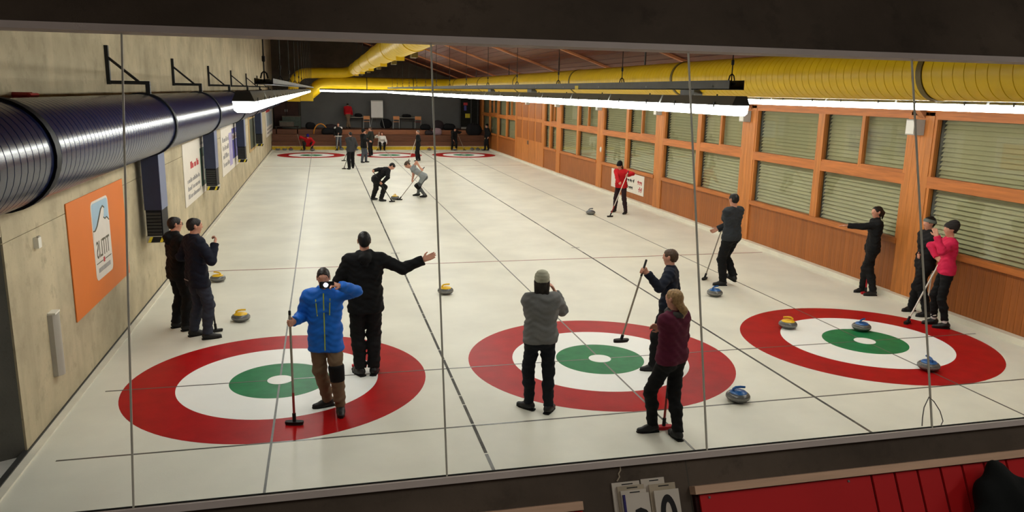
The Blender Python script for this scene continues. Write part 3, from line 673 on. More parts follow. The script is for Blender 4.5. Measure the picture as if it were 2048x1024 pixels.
# ------------------------------------------------------------------ fluorescent rows under cable trays
PITCHL = 1.58
hm = MB().prism([(-.09, .0), (.09, .0), (.055, .085), (-.055, .085)], (0, .02, 0), V(1, 0, 0), V(0, 0, 1), V(0, 1, 0), 1.54).mesh('housing'); setm(hm, 'lamp_housing')
dm_ = MB().prism([(-.085, 0), (-.075, -.07), (-.05, -.09), (.05, -.09), (.075, -.07), (.085, 0)], (0, .03, 0), V(1, 0, 0), V(0, 0, 1), V(0, 1, 0), 1.52).mesh('diffuser'); setm(dm_, 'lamp_diffuser')
cm = MB().box((-.003, -.012, -.02), (.003, .012, .03)).mesh('clip'); setm(cm, 'black_steel')
def lamp(x, y, z, rz, label, group):
    t = thing('fluorescent_lamp', (x, y, z), rz, label=label, cat='lamp', group=group)
    obj('housing', hm, None, t); obj('diffuser', dm_, None, t)
    for k in (.35, 1.2):
        for sx in (-.092, .092): obj('clip', cm, None, t, (sx, k, 0))
    return t
ROWS = [(-4.28, -2.92, 3.50, 'over the sheet beside the concrete wall'), (0, -3.29, 3.53, 'over the middle sheet'), (4.27, -4.9, 3.565, 'over the sheet beside the windows')]
for x, y0, z, w in ROWS:
    n = int((36.2-y0)/PITCHL)
    for k in range(n): lamp(x, y0+k*PITCHL, z, 0, 'white fluorescent strip lamp in the row '+w, 'strip lamps '+w)
    L = n*PITCHL; xo = {-4.28: .16, 0: 0, 4.27: .0}[x]; zt = z+(.14 if x < 4 else .095)
    t = thing('cable_tray', (x+xo, y0+.12, zt), label='grey metal cable tray above the lamp row '+w, cat='cable tray')
    h = {-4.28: .05, 0: .085, 4.27: .035}[x]
    for sx in (-.075, .065): MB().box((sx, 0, 0), (sx+.01, L-.2, h)).build('side_rail', 'steel_dark', t)
    MB().box((-.075, 0, 0), (.075, L-.2, .008)).build('tray_base', 'steel_dark', t)
    rg = MB().box((-.075, -.012, .02), (.075, .012, .04)).mesh('rung'); setm(rg, 'steel')
    hg = MB().tube([(0, 0, .03), (0, 0, .12)], .008, 6).mesh('lamp_hook'); setm(hg, 'black_steel')
    for k in range(n):
        obj('rung', rg, None, t, (0, .3+k*PITCHL, 0)); obj('lamp_hook', hg, None, t, (-xo, .35+k*PITCHL, -.16 if x < 4 else -.08))
    c = [(-.02+.02*math.sin(k*1.7), k*.7, h*.6+.015*math.sin(k*2.3)) for k in range(int((L-.3)/.7))]; MB().tube(c, .012, 6).build('cable', 'black', t, True)
    if x == 0: MB().box((-.078, 4.3, .0), (-.08, 4.45, .05)).build('tray_label', 'hazard_yellow', t)
    k = 0; y = .1
    while y < L-.3:
        top = RZ(x+xo)-zt
        if x > 4: top = .06
        w_ = MB().tube([(0, y, h*.4), (0, y, top)], .006, 6).build('hanger_wire', 'black_steel', t)
        if x < 4: MB().tube([(-.03, y, h), (-.02, y, h+.04), (0, y, h+.06), (.02, y, h+.04), (.03, y, h)], .007, 6).build('hook', 'black_steel', w_, True); MB().lathe([(0, 0), (.014, .01), (.014, .05), (0, .06)], 8, (0, y, h+.13)).build('tensioner', 'black_steel', w_, True)
        y += 2.72; k += 1
for k in range(4): lamp(-3.75+k*1.58, 36.75, 3.535, -math.pi/2, 'white fluorescent strip lamp in the row across the far end', 'strip lamps across the far end')

# ------------------------------------------------------------------ lettering helper
_TX = {}
def text_mesh(s, size, ext=.002):
    cu = bpy.data.curves.new('t', 'FONT'); cu.body = s; cu.size = size; cu.extrude = ext; cu.align_x = 'CENTER'; cu.resolution_u = 3
    o = bpy.data.objects.new('t', cu); COL.objects.link(o); dg = bpy.context.evaluated_depsgraph_get(); dg.update()
    me = bpy.data.meshes.new_from_object(o.evaluated_get(dg)); bpy.data.objects.remove(o); return me
def frame(O, X, Y, N): return Matrix(((X[0], Y[0], N[0], O[0]), (X[1], Y[1], N[1], O[1]), (X[2], Y[2], N[2], O[2]), (0, 0, 0, 1)))
# ------------------------------------------------------------------ banners on the left wall (all seen in the mirror, so their print runs backwards)
def wall_banner(name, y0, y1, z0, z1, m, label):
    t = thing(name, (XL, y0, z0), label=label, cat='banner'); MB().box((.004, 0, 0), (.016, y1-y0, z1-z0)).build('sheet', m, t); return t
def patch(t, y0, y1, z0, z1, m, nm='printed_panel', x=.016, th=.002): return MB().box((x, y0, z0), (x+th, y1, z1)).build(nm, m, t)
def scribble(t, y0, y1, z0, z1, m, rows, seed=1, slope=0, nm='printed_text'):
    r = random.Random(seed); b = MB(); hh = (z1-z0)/rows
    for i in range(rows):
        y = y0
        while y < y1-.03:
            w = r.uniform(.3, .75)*hh; b.box((.018, y, z0+i*hh+hh*.2), (.020, min(y+w, y1), z0+i*hh+hh*r.choice([.6, .6, .8]))); y += w+hh*r.choice([.12, .12, .45])
    return b.build(nm, m, t, kind='stuff')
mat('banner_orange', srgb(214, 116, 46), .6, .3, var=.03, vs=1.5); mat('banner_white', srgb(216, 208, 196), .6, .3, var=.03); mat('sky_print', srgb(158, 184, 200), .6, .3, var=.03)
mat('print_dark', srgb(92, 84, 66), .6, .3); mat('print_grey', srgb(150, 146, 144), .6, .3); mat('print_red', srgb(190, 60, 64), .6, .3); mat('print_green', srgb(56, 92, 72), .6, .3); mat('print_orange', srgb(206, 132, 40), .6, .3)
mat('print_purple', srgb(88, 82, 150), .6, .3, var=.2, vs=3); mat('print_violet', srgb(160, 150, 190), .6, .3); mat('print_forest', srgb(58, 60, 44), .6, .3, var=.5, vs=4); mat('print_sand', srgb(170, 140, 90), .6, .3, var=.2, vs=3); mat('print_sky', srgb(160, 170, 176), .6, .3, var=.1)
t = wall_banner('advert_banner', .27, 2.96, .80, 2.24, 'banner_orange', 'orange sponsor banner with mountain logo TITLIS on concrete wall')
def rrect(w, h, r, n=5):
    P = []
    for cx, cy, a0 in ((w-r, h-r, 0), (r, h-r, 90), (r, r, 180), (w-r, r, 270)): P += [(cx+r*math.cos(math.radians(a0+90*k/n)), cy+r*math.sin(math.radians(a0+90*k/n))) for k in range(n+1)]
    return P
yl, zl, wl_, hl_ = .95, .27, .84, 1.05
AY, AZ, AX = V(0, 1, 0), V(0, 0, 1), V(1, 0, 0)
lg = MB().prism([(a+yl, b+zl) for a, b in rrect(wl_, hl_, .09)], (.016, 0, 0), AY, AZ, AX, .003).build('logo_plate', 'banner_white', t)
MB().prism([(a*.92+yl+.035, b*.42+zl+.58) for a, b in rrect(wl_, hl_, .09)], (.019, 0, 0), AY, AZ, AX, .0015).build('logo_sky', 'sky_print', lg)
mt = [(.035, .56), (.03, .66), (.10, .655), (.20, .70), (.32, .80), (.44, .90), (.54, .93), (.60, .90), (.585, .83), (.55, .77), (.62, .74), (.70, .755), (.805, .70), (.805, .56)]
MB().prism([(a+yl, b+zl) for a, b in mt], (.0205, 0, 0), AY, AZ, AX, .0015).build('logo_mountain', 'banner_white', lg)
MB().tube([(.0225, a+yl, b+zl+.008) for a, b in mt[1:8]], .010, 5).build('logo_ridge', 'print_dark', lg); MB().tube([(.0225, a+yl, b+zl+.008) for a, b in mt[9:13]], .008, 5).build('logo_ridge', 'print_dark', lg)
tm = text_mesh('TITLIS', .30, .001); obj('logo_lettering', tm, 'print_dark', lg, M=frame((.021, yl+wl_/2, zl+.285), (0, -1, 0), (0, 0, 1), (-1, 0, 0)) @ Matrix.Diagonal((.82, 1.1, 1, 1)))
MB().box((.019, yl+.06, zl+.215), (.021, yl+.37, zl+.227)).box((.019, yl+.47, zl+.215), (.021, yl+.78, zl+.227)).build('logo_rule', 'print_dark', lg); MB().box((.019, yl+.385, zl+.19), (.0215, yl+.455, zl+.255)).build('logo_flag', 'print_red', lg)
r0 = MB(); 
for k in range(14): r0.box((.019, yl+.13+k*.042, zl+.09), (.0205, yl+.13+k*.042+.03, zl+.15))
r0.build('logo_small_print', 'print_grey', lg)
t = wall_banner('advert_banner', 8.3, 13.5, 1.0, 2.38, 'banner_white', 'white sponsor banner with green and orange panels on concrete wall')
patch(t, 2.42, 3.55, .18, 1.12, 'print_green', 'green_panel'); patch(t, 3.55, 4.9, .24, 1.12, 'print_orange', 'orange_panel')
scribble(t, .9, 2.1, .72, .98, 'print_red', 1, 3); scribble(t, .4, 2.2, .1, .62, 'print_grey', 3, 5); scribble(t, 2.5, 4.9, 1.18, 1.30, 'print_grey', 1, 6)
MB().box((.019, 2.75, .30), (.021, 3.0, .9)).box((.019, 3.1, .55), (.021, 3.25, .95)).build('panel_emblem', 'banner_white', t); scribble(t, 3.7, 4.8, .5, .8, 'black', 2, 8)
t = wall_banner('advert_banner', 15.0, 21.9, .95, 2.45, 'banner_white', 'white sponsor banner with purple event panel on concrete wall')
patch(t, 2.9, 6.6, .30, 1.30, 'print_purple', 'purple_panel'); patch(t, 2.0, 2.8, .15, 1.2, 'print_violet', 'violet_strip'); scribble(t, 3.0, 6.4, .85, 1.2, 'banner_white', 1, 11); scribble(t, 3.0, 5.2, .9, 1.15, 'print_red', 1, 12); scribble(t, .3, 1.9, .2, 1.2, 'print_grey', 4, 13)
t = wall_banner('advert_banner', 24.2, 31.6, .95, 2.45, 'print_sand', 'photo banner of dark forest and pale sky on concrete wall')
patch(t, .5, 3.4, .1, 1.35, 'print_forest', 'forest_panel'); patch(t, 3.5, 7.0, .5, 1.4, 'print_sky', 'sky_panel'); scribble(t, 4, 6.6, .15, .45, 'banner_white', 1, 14)
t = wall_banner('advert_banner', 34.5, 40.6, .95, 2.45, 'banner_white', 'pale blue and white banner at the far end of concrete wall')
patch(t, .8, 5.5, .55, 1.3, 'print_sky', 'blue_panel'); scribble(t, .8, 5.5, .1, .5, 'print_grey', 2, 15); patch(t, .5, 3.6, 1.32, 1.45, 'print_red', 'red_strip')
t = thing('thermostat', (XL, -.78, 1.98), label='small cream thermostat box on concrete wall', cat='thermostat')
MB().box((0, -.045, -.05), (.05, .045, .06)).build('case', 'plastic_white', t); MB().box((.03, -.03, .06), (.05, .03, .075)).build('cap', 'plastic_grey', t)
t = thing('wall_cover', (XL, -.58, .46), label='pale vertical half round cover mounted on concrete wall by the passage', cat='wall cover')  # plain unlit cover, not a lamp
MB().prism([(0, -.09), (.05, -.085), (.085, -.04), (.095, 0), (.085, .04), (.05, .085), (0, .09)], (0, 0, 0), V(1, 0, 0), V(0, 1, 0), V(0, 0, 1), .70).build('cover', 'plastic_grey', t, True)
MB().box((0, -.08, .70), (.08, .08, .72)).build('end_cap', 'plastic_white', t)
# banner on the right wall
t = thing('advert_banner', (XR-.001, 14.05, .30), label='white sponsor banner with black script on boarding behind sweeper', cat='banner')
MB().box((-.014, 0, 0), (-.002, 3.0, .66)).build('sheet', 'banner_white', t)
def strokes(t, y0, y1, z0, z1, m, seed):
    r = random.Random(seed); b = MB(); y = y0
    while y < y1:
        w = r.uniform(.05, .12); h = r.uniform(.6, 1); b.bar((-.016, y, z0), (-.016, y-w*.5, z0+(z1-z0)*h), .05, .004, (1, 0, 0)); b.bar((-.016, y-.04, z0+(z1-z0)*.5), (-.016, y+.07, z0+(z1-z0)*.5), .035, .004, (1, 0, 0)); y += w+.06
    b.build('printed_text', m, t, kind='stuff')
strokes(t, .9, 1.7, .36, .48, 'black', 2); strokes(t, 1.0, 1.9, .12, .24, 'black', 3); strokes(t, .22, .5, .34, .52, 'print_red', 4); strokes(t, .22, .5, .1, .28, 'print_red', 5)
# red/dark sign edge and small fittings at the far left
# ------------------------------------------------------------------ platform furniture
PZ = 1.15
wood('ply', srgb(206, 138, 84), 0, .05); mat('chair_red', srgb(150, 44, 32), .6, .3); mat('paper', srgb(226, 224, 220), .6, .2, var=.02); mat('bag_black', srgb(22, 22, 24), .8, .2, bump=.3, bs=20); mat('bag_dark', srgb(48, 40, 42), .8, .2)
t = thing('flip_chart', (-.17, 41.85, PZ), label='white flip chart easel standing on the platform', cat='flip chart')
MB().box((-.38, -.03, .70), (.38, .0, 1.78)).build('board', 'paper', t); MB().box((-.39, -.06, .66), (.39, .02, .71)).build('pen_tray', 'plastic_grey', t)
for sx in (-1, 1): MB().tube([(sx*.30, 0, .72), (sx*.46, -.05, 0)], .013, 6).build('leg', 'steel', t, True)
MB().tube([(0, .02, 1.6), (0, .55, 0)], .013, 6).build('leg', 'steel', t, True); MB().box((-.36, -.045, 1.72), (.36, -.03, 1.77)).build('paper_clamp', 'plastic_grey', t)
def chair(x, y, rz, label, seat='ply'):
    t = thing('stacking_chair', (x, y, PZ), rz, label=label, cat='chair')
    MB().box((-.20, -.20, .43), (.20, .20, .455)).build('seat', 'chair_red' if seat == 'red' else 'ply', t); MB().box((-.20, .17, .58), (.20, .20, .80)).build('backrest', 'ply', t)
    for sx in (-1, 1):
        MB().tube([(sx*.19, -.17, .43), (sx*.20, -.20, 0)], .012, 6).build('leg', 'steel', t); MB().tube([(sx*.19, .18, .80), (sx*.19, .19, .43), (sx*.20, .23, 0)], .012, 6).build('leg', 'steel', t)
chair(-.86, 41.7, math.pi, 'plywood chair between the flip chart and the leaning person'); chair(1.03, 41.7, math.pi, 'plywood chair beside the flip chart at free table'); chair(2.44, 41.7, math.pi, 'plywood chair with red seat at the free table end', 'red')
def table(x, label):
    t = thing('folding_table', (x, 42.05, PZ), label=label, cat='table')
    MB().box((-.55, -.33, .68), (.55, .33, .71)).build('tabletop', 'plastic_grey', t)
    for sx in (-1, 1):
        MB().box((sx*.42-.02, -.28, 0), (sx*.42+.02, .28, .03)).build('foot', 'black_steel', t); MB().box((sx*.42-.025, -.025, .03), (sx*.42+.025, .025, .68)).build('leg', 'black_steel', t)
table(-1.55, 'dark folding table with the leaning person in red'); table(1.75, 'dark folding table between two plywood chairs')
def bag(loc, sx, sy, sz, m, label, strap=True, nm='sports_bag'):
    t = thing(nm, loc, label=label, cat='bag'); s = SDF()
    s.cap(V(-sx*.3, 0, sz*.42), V(sx*.3, 0, sz*.42), sz*.45, k=.1, flat=(V(0, 1, 0), sy/sz)); s.cap(V(-sx*.25, 0, sz*.7), V(sx*.22, 0, sz*.62), sz*.3, k=.1, flat=(V(0, 1, 0), sy/sz)); s.clip(V(0, 0, 0), V(0, 0, -1))
    obj('bag_body', s.mesh('bag', .03, V(0, 0, 0)), m, t)
    if strap: MB().tube([(-sx*.25, -.05, sz*.75), (-sx*.1, -.08, sz*1.05), (sx*.1, -.08, sz*1.05), (sx*.25, -.05, sz*.72)], .015, 6).build('strap', 'bag_dark', t, True)
S1, S2 = .86, .48
bag((-1.35, 42.05, PZ+.71), .5, .3, .22, 'bag_black', 'black bag lying on the table by the leaning person'); bag((1.75, 42.05, PZ+.71), .7, .3, .2, 'bag_black', 'black bag lying on the free table')
bag((.42, 42.2, PZ), .36, .3, .6, 'bag_black', 'black rucksack on the floor behind the flip chart legs')
bag((2.75, 40.25, PZ), .6, .35, .36, 'bag_black', 'black sports bag on platform edge beside seated dark heap'); bag((2.9, 39.6, S1), .5, .3, .3, 'bag_dark', 'dark holdall on upper step below platform bags')
mat('pink_cloth', srgb(140, 118, 124), .9, .1, bump=.3, bs=15)
bag((3.42, 39.55, S1), .34, .3, .45, 'pink_cloth', 'pale pink jacket heaped on the upper step', False, 'heaped_jacket')
bag((4.3, 40.3, PZ), .7, .4, .42, 'bag_black', 'black clothes heap on platform behind stooping player', False, 'clothes_heap'); bag((3.62, 40.5, PZ), .3, .3, .6, 'bag_dark', 'dark grey bag standing between heaps on platform')
bag((5.78, 39.6, S1), .6, .35, .75, 'bag_black', 'tall black bag on upper step by the window wall corner'); bag((-3.2, 39.55, S1), 1.1, .4, .42, 'bag_black', 'long black bag on upper step under orange hoop'); bag((-4.35, 40.3, PZ), .4, .3, .42, 'bag_black', 'black rucksack on platform behind crouching player')
bag((-3.1, 40.3, PZ), .9, .4, .3, 'bag_dark', 'low dark bag on platform beside the orange hoop')
MB().tube([V(-3.75+.42*math.cos(a), 39.95, .88+.62*math.sin(a)) for a in np.linspace(.5, math.pi, 9)], .035, 8).build('orange_hoop', 'print_orange', smooth=True, label='orange bent tube arching over the dark bags', cat='hoop')
# left corner: dark cupboard and shelves, glazed corner on the right
mat('cup_dark', srgb(44, 32, 28), .7, .3, var=.15); mat('cup_brown', srgb(62, 40, 34), .7, .3); mat('crate', srgb(92, 84, 76), .7, .2); mat('crate_green', srgb(78, 86, 78), .7, .2)
t = thing('cupboard', (-5.8, 42.1, PZ), label='dark brown cupboard in the corner behind crouching player', cat='cupboard')
MB().box((-.8, -.3, 0), (.75, .4, 2.15)).build('carcass', 'cup_dark', t)
for k in range(2): f_ = MB().box((-.75+k*.75, -.33, .05), (-.05+k*.75, -.3, 2.1)).build('door', 'cup_brown', t); MB().box((-.1+k*.12, -.36, 1.0), (-.07+k*.12, -.33, 1.15)).build('handle', 'steel', f_)
t = thing('bench', (-5.75, 40.2, .86), label='dark bench with crates in the concrete corner', cat='bench')
MB().box((-.7, -.25, .42), (.7, .25, .47)).build('bench_top', 'cup_dark', t)
for sx in (-1, 1): MB().box((sx*.62-.03, -.2, 0), (sx*.62+.03, .2, .42)).build('leg', 'cup_dark', t)
t = thing('crate', (-5.75, 40.2, 1.33), label='grey crate on the dark corner bench', cat='crate'); MB().box((-.42, -.2, 0), (.42, .2, .30)).build('crate_body', 'crate', t); MB().box((-.44, -.22, .26), (.44, .22, .31)).build('rim', 'crate_green', t)
t = thing('crate', (-5.5, 41.3, PZ), label='greenish crate on the platform in front of cupboard', cat='crate'); MB().box((-.55, -.2, 0), (.55, .2, .75)).build('crate_body', 'crate_green', t); MB().box((-.57, -.22, .7), (.57, .22, .76)).build('rim', 'crate', t)
t = thing('glazed_screen', (6.28, 42.2, PZ), label='dark glazed screen with signs in the far corner', cat='screen')
MB().box((-.9, .0, .0), (.25, .05, 2.3)).build('screen_panel', 'shade_dark', t); 
for x in (-.95, -.2, .25): MB().box((x-.03, -.03, 0), (x+.03, .05, 2.35)).build('screen_post', 'steel_dark', t)
MB().box((-.95, -.06, 2.25), (.3, .0, 2.4)).build('screen_head', 'plastic_grey', t)
for nm, x0, x1, z0, z1, m in (('red_notice', -.72, -.45, 1.55, 1.72, 'print_red'), ('blue_notice', -.68, -.52, 1.2, 1.53, 'print_purple'), ('yellow_notice', -.6, -.28, .72, 1.0, 'hazard_yellow')): MB().box((x0, -.02, z0), (x1, -.001, z1)).build(nm, m, t)
MB().box((-.9, -.35, 0), (-.15, -.1, .12)).build('kick_board', 'plastic_grey', t)
# ------------------------------------------------------------------ curling stones
mat('granite', srgb(88, 88, 86), .25, .5, var=.3, vs=60); mat('granite_band', srgb(130, 128, 122), .6, .3, var=.2, vs=50)
mat('handle_yellow', srgb(232, 186, 30), .35, .5, var=.03); mat('handle_blue', srgb(30, 88, 150), .35, .5, var=.03); mat('handle_slate', srgb(84, 90, 100), .4, .5); mat('handle_red', srgb(150, 40, 30), .4, .5)
prof = [(0, 0), (.062, 0), (.075, .003), (.115, .02), (.136, .040), (.1435, .052)]; prof2 = [(.1435, .075), (.137, .088), (.122, .103), (.10, .112), (.06, .116), (0, .116)]
sm1 = MB().lathe(prof+[(.1435, .0545)]+[(.1435, .0745)]+prof2, 36).mesh('stone', True); setm(sm1, 'granite')
sm2 = MB().lathe([(.1430, .052), (.1442, .054), (.1442, .075), (.1430, .077)], 36).mesh('band', True); setm(sm2, 'granite_band')
HM = {}
for c in ('yellow', 'blue', 'slate', 'red'):
    a = MB().lathe([(.0, .108), (.100, .106), (.104, .113), (.088, .128), (.05, .138), (.0, .142)], 28).mesh('handle_plate', True)
    b = MB().tube([(.0, -.062, .124), (.0, -.062, .158), (.0, -.035, .176), (.0, .02, .180), (.0, .08, .176)], [.016, .015, .014, .0135, .012], 10, flat=1.1).mesh('handle_grip', True)
    setm(a, 'handle_'+c); setm(b, 'handle_'+c); HM[c] = (a, b)
def stone(p, c, rz, label, group=None):
    t = thing('curling_stone', (p[0], p[1], .002), math.radians(rz), label=label, cat='curling stone', group=group)
    obj('granite_body', sm1, None, t); obj('striking_band', sm2, None, t); obj('handle_plate', HM[c][0], None, t); obj('handle_grip', HM[c][1], None, t)
stone(ice(436, 563), 'yellow', 60, 'yellow handled curling stone half hidden behind the two men')
stone(ice(482, 642), 'yellow', -80, 'yellow handled curling stone on ice beside broom of the two men')
stone(ice(891, 588), 'yellow', -75, 'yellow handled curling stone alone near the hog line of the middle sheet')
stone(ice(1575, 656), 'yellow', 70, 'yellow handled curling stone on red ring of the house by the windows')
stone(ice(1429, 592), 'blue', -70, 'blue handled curling stone at the feet of man in charcoal sweater')
stone(ice(1722, 661), 'blue', -65, 'blue handled curling stone on green ring edge')
stone(ice(1856, 740), 'blue', -10, 'blue handled curling stone on red and white ring under thin wire')
stone(ice(1475, 802), 'blue', -100, 'blue handled curling stone on the back line outside middle house')
stone(ice(1181, 429), 'slate', -75, 'grey curling stone gliding ahead of red sweeper')
stone(ice(790, 399), 'yellow', 150, 'yellow handled curling stone between two bent sweepers')
for k, (x, c) in enumerate(((-6.25, 'yellow'), (-5.85, 'yellow'), (-5.5, 'red'), (-2.55, 'slate'), (-2.2, 'slate'), (-1.7, 'yellow'), (2.05, 'slate'), (2.75, 'red'), (4.33, 'yellow'), (5.45, 'slate'), (5.8, 'slate'), (6.12, 'yellow'))):
    stone((x, 38.4-.05*(k % 3)), c, 20*k, c.replace('slate', 'grey')+' handled curling stone parked against the yellow end board', 'parked stones at the far end')

# ------------------------------------------------------------------ brooms
mat('shaft_white', srgb(214, 208, 196), .4, .4); mat('shaft_wood', srgb(214, 190, 140), .45, .4); mat('shaft_grey', srgb(150, 140, 124), .4, .4); mat('shaft_black', srgb(26, 26, 26), .4, .4); mat('shaft_red', srgb(160, 44, 40), .4, .4)
mat('head_black', srgb(20, 20, 20), .6, .3); mat('head_red', srgb(186, 24, 34), .5, .3); mat('pad', srgb(60, 58, 54), .9, .1)
def broom(bot, top, label, shaft='shaft_white', head='head_black', grip=.16, low=None, rz=0, air=False):
    bot, top = np.asarray(bot, float), np.asarray(top, float); d = unit(top-bot); L = np.linalg.norm(top-bot); sx = 1.0
    t = thing('curling_broom', bot, label=label, cat='broom')
    b0 = d*.05+V(0, 0, .03) if not air else d*.05
    q = top-bot; e = unit(q-b0)
    MB().tube([b0, q-e*grip], .0125, 10).build('shaft', shaft, t, True)
    if low: MB().tube([b0, b0+e*.28], .0135, 10).build('shaft_sleeve', low, t, True)
    if grip: MB().tube([q-e*grip, q-e*.006, q], [.0145, .0145, .010], 10).build('grip', 'shaft_black', t, True)
    a = math.radians(rz); hx = V(math.cos(a), math.sin(a), 0); hy = V(-hx[1], hx[0], 0); hz = V(0, 0, 1)
    if air: hy = unit(np.cross(d, hx)); hz = d
    P = [(.11*math.cos(k)*1.0*(1 if abs(math.cos(k)) < .9 else 1), .038*math.sin(k)) for k in np.linspace(0, 2*math.pi, 18, endpoint=False)]
    P = [(max(-.10, min(.10, x*1.12)), y) for x, y in P]
    h = MB().prism(P, hz*.018, hx, hy, hz, .022).build('broom_head', head, t); MB().prism([(x*.94, y*.9) for x, y in P], hz*.001, hx, hy, hz, .018).build('brush_pad', 'pad' if head != 'head_red' else 'head_red', h)
    MB().tube([hz*.035, b0+e*.05], .02, 10).build('swivel_joint', 'head_black', h, True)
    return dict(bot=bot, top=top, d=unit(top-bot-b0) if False else e, pt=lambda f: bot+b0+(q-b0)*f)

# ------------------------------------------------------------------ people: palette
mat('skin', srgb(198, 142, 118), .55, .35, var=.06, vs=8); mat('eye_white', srgb(226, 222, 216), .3, .5); mat('iris', srgb(40, 28, 20), .2, .5); mat('lips', srgb(168, 92, 84), .5, .3)
mat('hair_dark', srgb(30, 22, 18), .55, .35, var=.3, vs=40); mat('hair_black', srgb(16, 14, 13), .55, .35, var=.3, vs=40); mat('hair_brown', srgb(70, 50, 34), .55, .35, var=.3, vs=40); mat('hair_blond', srgb(150, 118, 78), .55, .35, var=.35, vs=40); mat('hair_auburn', srgb(92, 40, 26), .55, .35, var=.3, vs=40); mat('hair_grey', srgb(120, 112, 104), .6, .3)
mat('shoe_black', srgb(18, 17, 17), .5, .4); mat('sole', srgb(26, 25, 24), .8, .2); mat('sock_white', srgb(216, 212, 206), .9, .1)
def cloth(n, r, g, b, rough=.85, bump=.35, bs=9): return mat(n, srgb(r, g, b), rough, .25, var=.10, vs=5, bump=bump, bs=bs)
cloth('c_black', 15, 15, 16); cloth('c_black2', 20, 19, 20); cloth('c_navy', 19, 22, 36); cloth('c_navy2', 20, 25, 38); cloth('c_jeans', 46, 50, 62); cloth('c_jeans_grey', 74, 78, 86); cloth('c_blue', 24, 100, 196, .6); cloth('c_khaki', 118, 96, 74)
cloth('c_greymel', 112, 112, 110); cloth('c_darkjeans', 18, 22, 28); cloth('c_maroon', 84, 24, 46); cloth('c_charcoal', 46, 50, 54); cloth('c_pink', 200, 34, 74); cloth('c_red', 184, 24, 32); cloth('c_plum', 44, 28, 32); cloth('c_tee', 142, 148, 150); cloth('c_legging', 88, 92, 94)
cloth('c_beanie', 168, 166, 146); cloth('c_beanie_dark', 42, 38, 36); cloth('c_band', 104, 110, 104); cloth('c_hatblack', 14, 13, 13); cloth('c_scarf', 70, 66, 64); cloth('c_olive', 36, 38, 32); cloth('c_greydark', 58, 58, 60); cloth('c_white', 206, 202, 196); cloth('c_hatblue', 30, 24, 110); cloth('c_kneepad', 16, 15, 15)
mat('zip_lime', srgb(178, 190, 70), .5, .3); mat('logo_pale', srgb(150, 152, 156), .6, .3)
def P2(x, y): q = ice(x, y); return (q[0], q[1])
def F(x, y, h, lift=None):
    q = ice(x, y); return (q[0], q[1], h) if lift is None else (q[0], q[1], h, lift)
def pad_on(p, i, m, nm='knee_pad'):
    k = p['kn'][i]; a = p['ank'][i]; d = unit(a-k); s = SDF().cap(k-d*.06, k+d*.09, .094*p['s'], .086*p['s'], clips=[(k+d*.10, d), (k-d*.09, -d)]); obj(nm, s.mesh('pad', .011, p['org']), m, p['root'])
def on_front(p, a, b, n=8, far=.5, sgn=1):
    """polyline on the surface of the jacket between two points of its front"""
    f = p['f']*sgn; return [surf(p['T'], a+(b-a)*t, f, far)+f*.002-p['org'] for t in np.linspace(0, 1, n)]

# two men by the concrete wall
p = person('man in black jacket and glasses standing behind man in navy jacket', 1.73, (F(353, 655, 60), F(373, 661, 55)), 55, (V(-5.52, 2.62, 1.02), V(-5.50, 2.42, 1.05)), 'c_black', 'c_black2', hair='hair_dark', headto=65, extras=('jacket', 'collar', 'hood'), hem=-.13, tt=.027, lt=.026, girth=1.05)
g0 = p['hd']-p['org']; hf, hu, hl = p['hf'], p['hu'], p['hl']
for sg in (-1, 1):
    c = g0+hf*.098+hu*.008+hl*sg*.032; MB().tube([c+hl*.022*math.cos(a)+hu*.016*math.sin(a) for a in np.linspace(0, 2*math.pi, 13)], .0028, 6, caps=False).build('glasses_rim', 'black', p['root'], True)
    MB().tube([c+hl*sg*.022, g0+hl*sg*.074+hf*.05+hu*.010, g0+hl*sg*.078-hf*.005+hu*.008], .0026, 6).build('glasses_temple', 'black', p['root'], True)
q = ice(432, 664); br = broom(q+V(.0, 0, 0), q+V(-.09, -.02, 1.28), 'curling broom held by man in navy jacket and jeans', 'shaft_white', low='shaft_black', grip=.2, rz=20)
p = person('man in navy jacket and jeans clasping a broom beside concrete wall', 1.785, (F(388, 672, 60), F(416, 678, 75)), 58, (('grip', br['pt'](.86), br['d'], 1), V(-5.21, 1.90, 1.41)), 'c_navy', 'c_jeans', hair='hair_dark', headto=70, extras=('jacket', 'collar'), hem=-.16, tt=.027, lt=.024, girth=1.1, open_hand=[(1, V(-1, .2, .2), 1.2)], elbows=(None, V(.6, -.25, -1)))
for u in np.linspace(0, 1, 1):
    c0 = p['hc']-p['f']*.0+p['up']*-.06; pts = [surf(p['T'], c0+p['rt']*x, -p['f'])-p['f']*.002-p['org'] for x in np.linspace(-.13, .02, 6)]
    MB().tube(pts, .007, 6).build('printed_logo', 'logo_pale', p['root'])
# man pointing with stretched arm
q = ice(719, 734); br = broom(q, q+V(.02, -.10, 1.16), 'red headed curling broom in front of man with outstretched arm', 'shaft_black', 'head_red', grip=.1)
person('man in black hooded jacket stretching out one arm over the ice', 1.89, (F(721, 750, -25), F(748, 748, 15)), 0, (('grip', br['pt'](.93), br['d'], -1), aty(846, 520, -.05)), 'c_black', 'c_black2', hair='hair_black', headto=-4, extras=('jacket', 'hood'), hem=-.14, tt=.027, lt=.026, elbows=(V(-1, -.3, -.5), V(0, -.2, -1)), open_hand=[(1, V(.1, -.75, .65), .12)], girth=1.06)
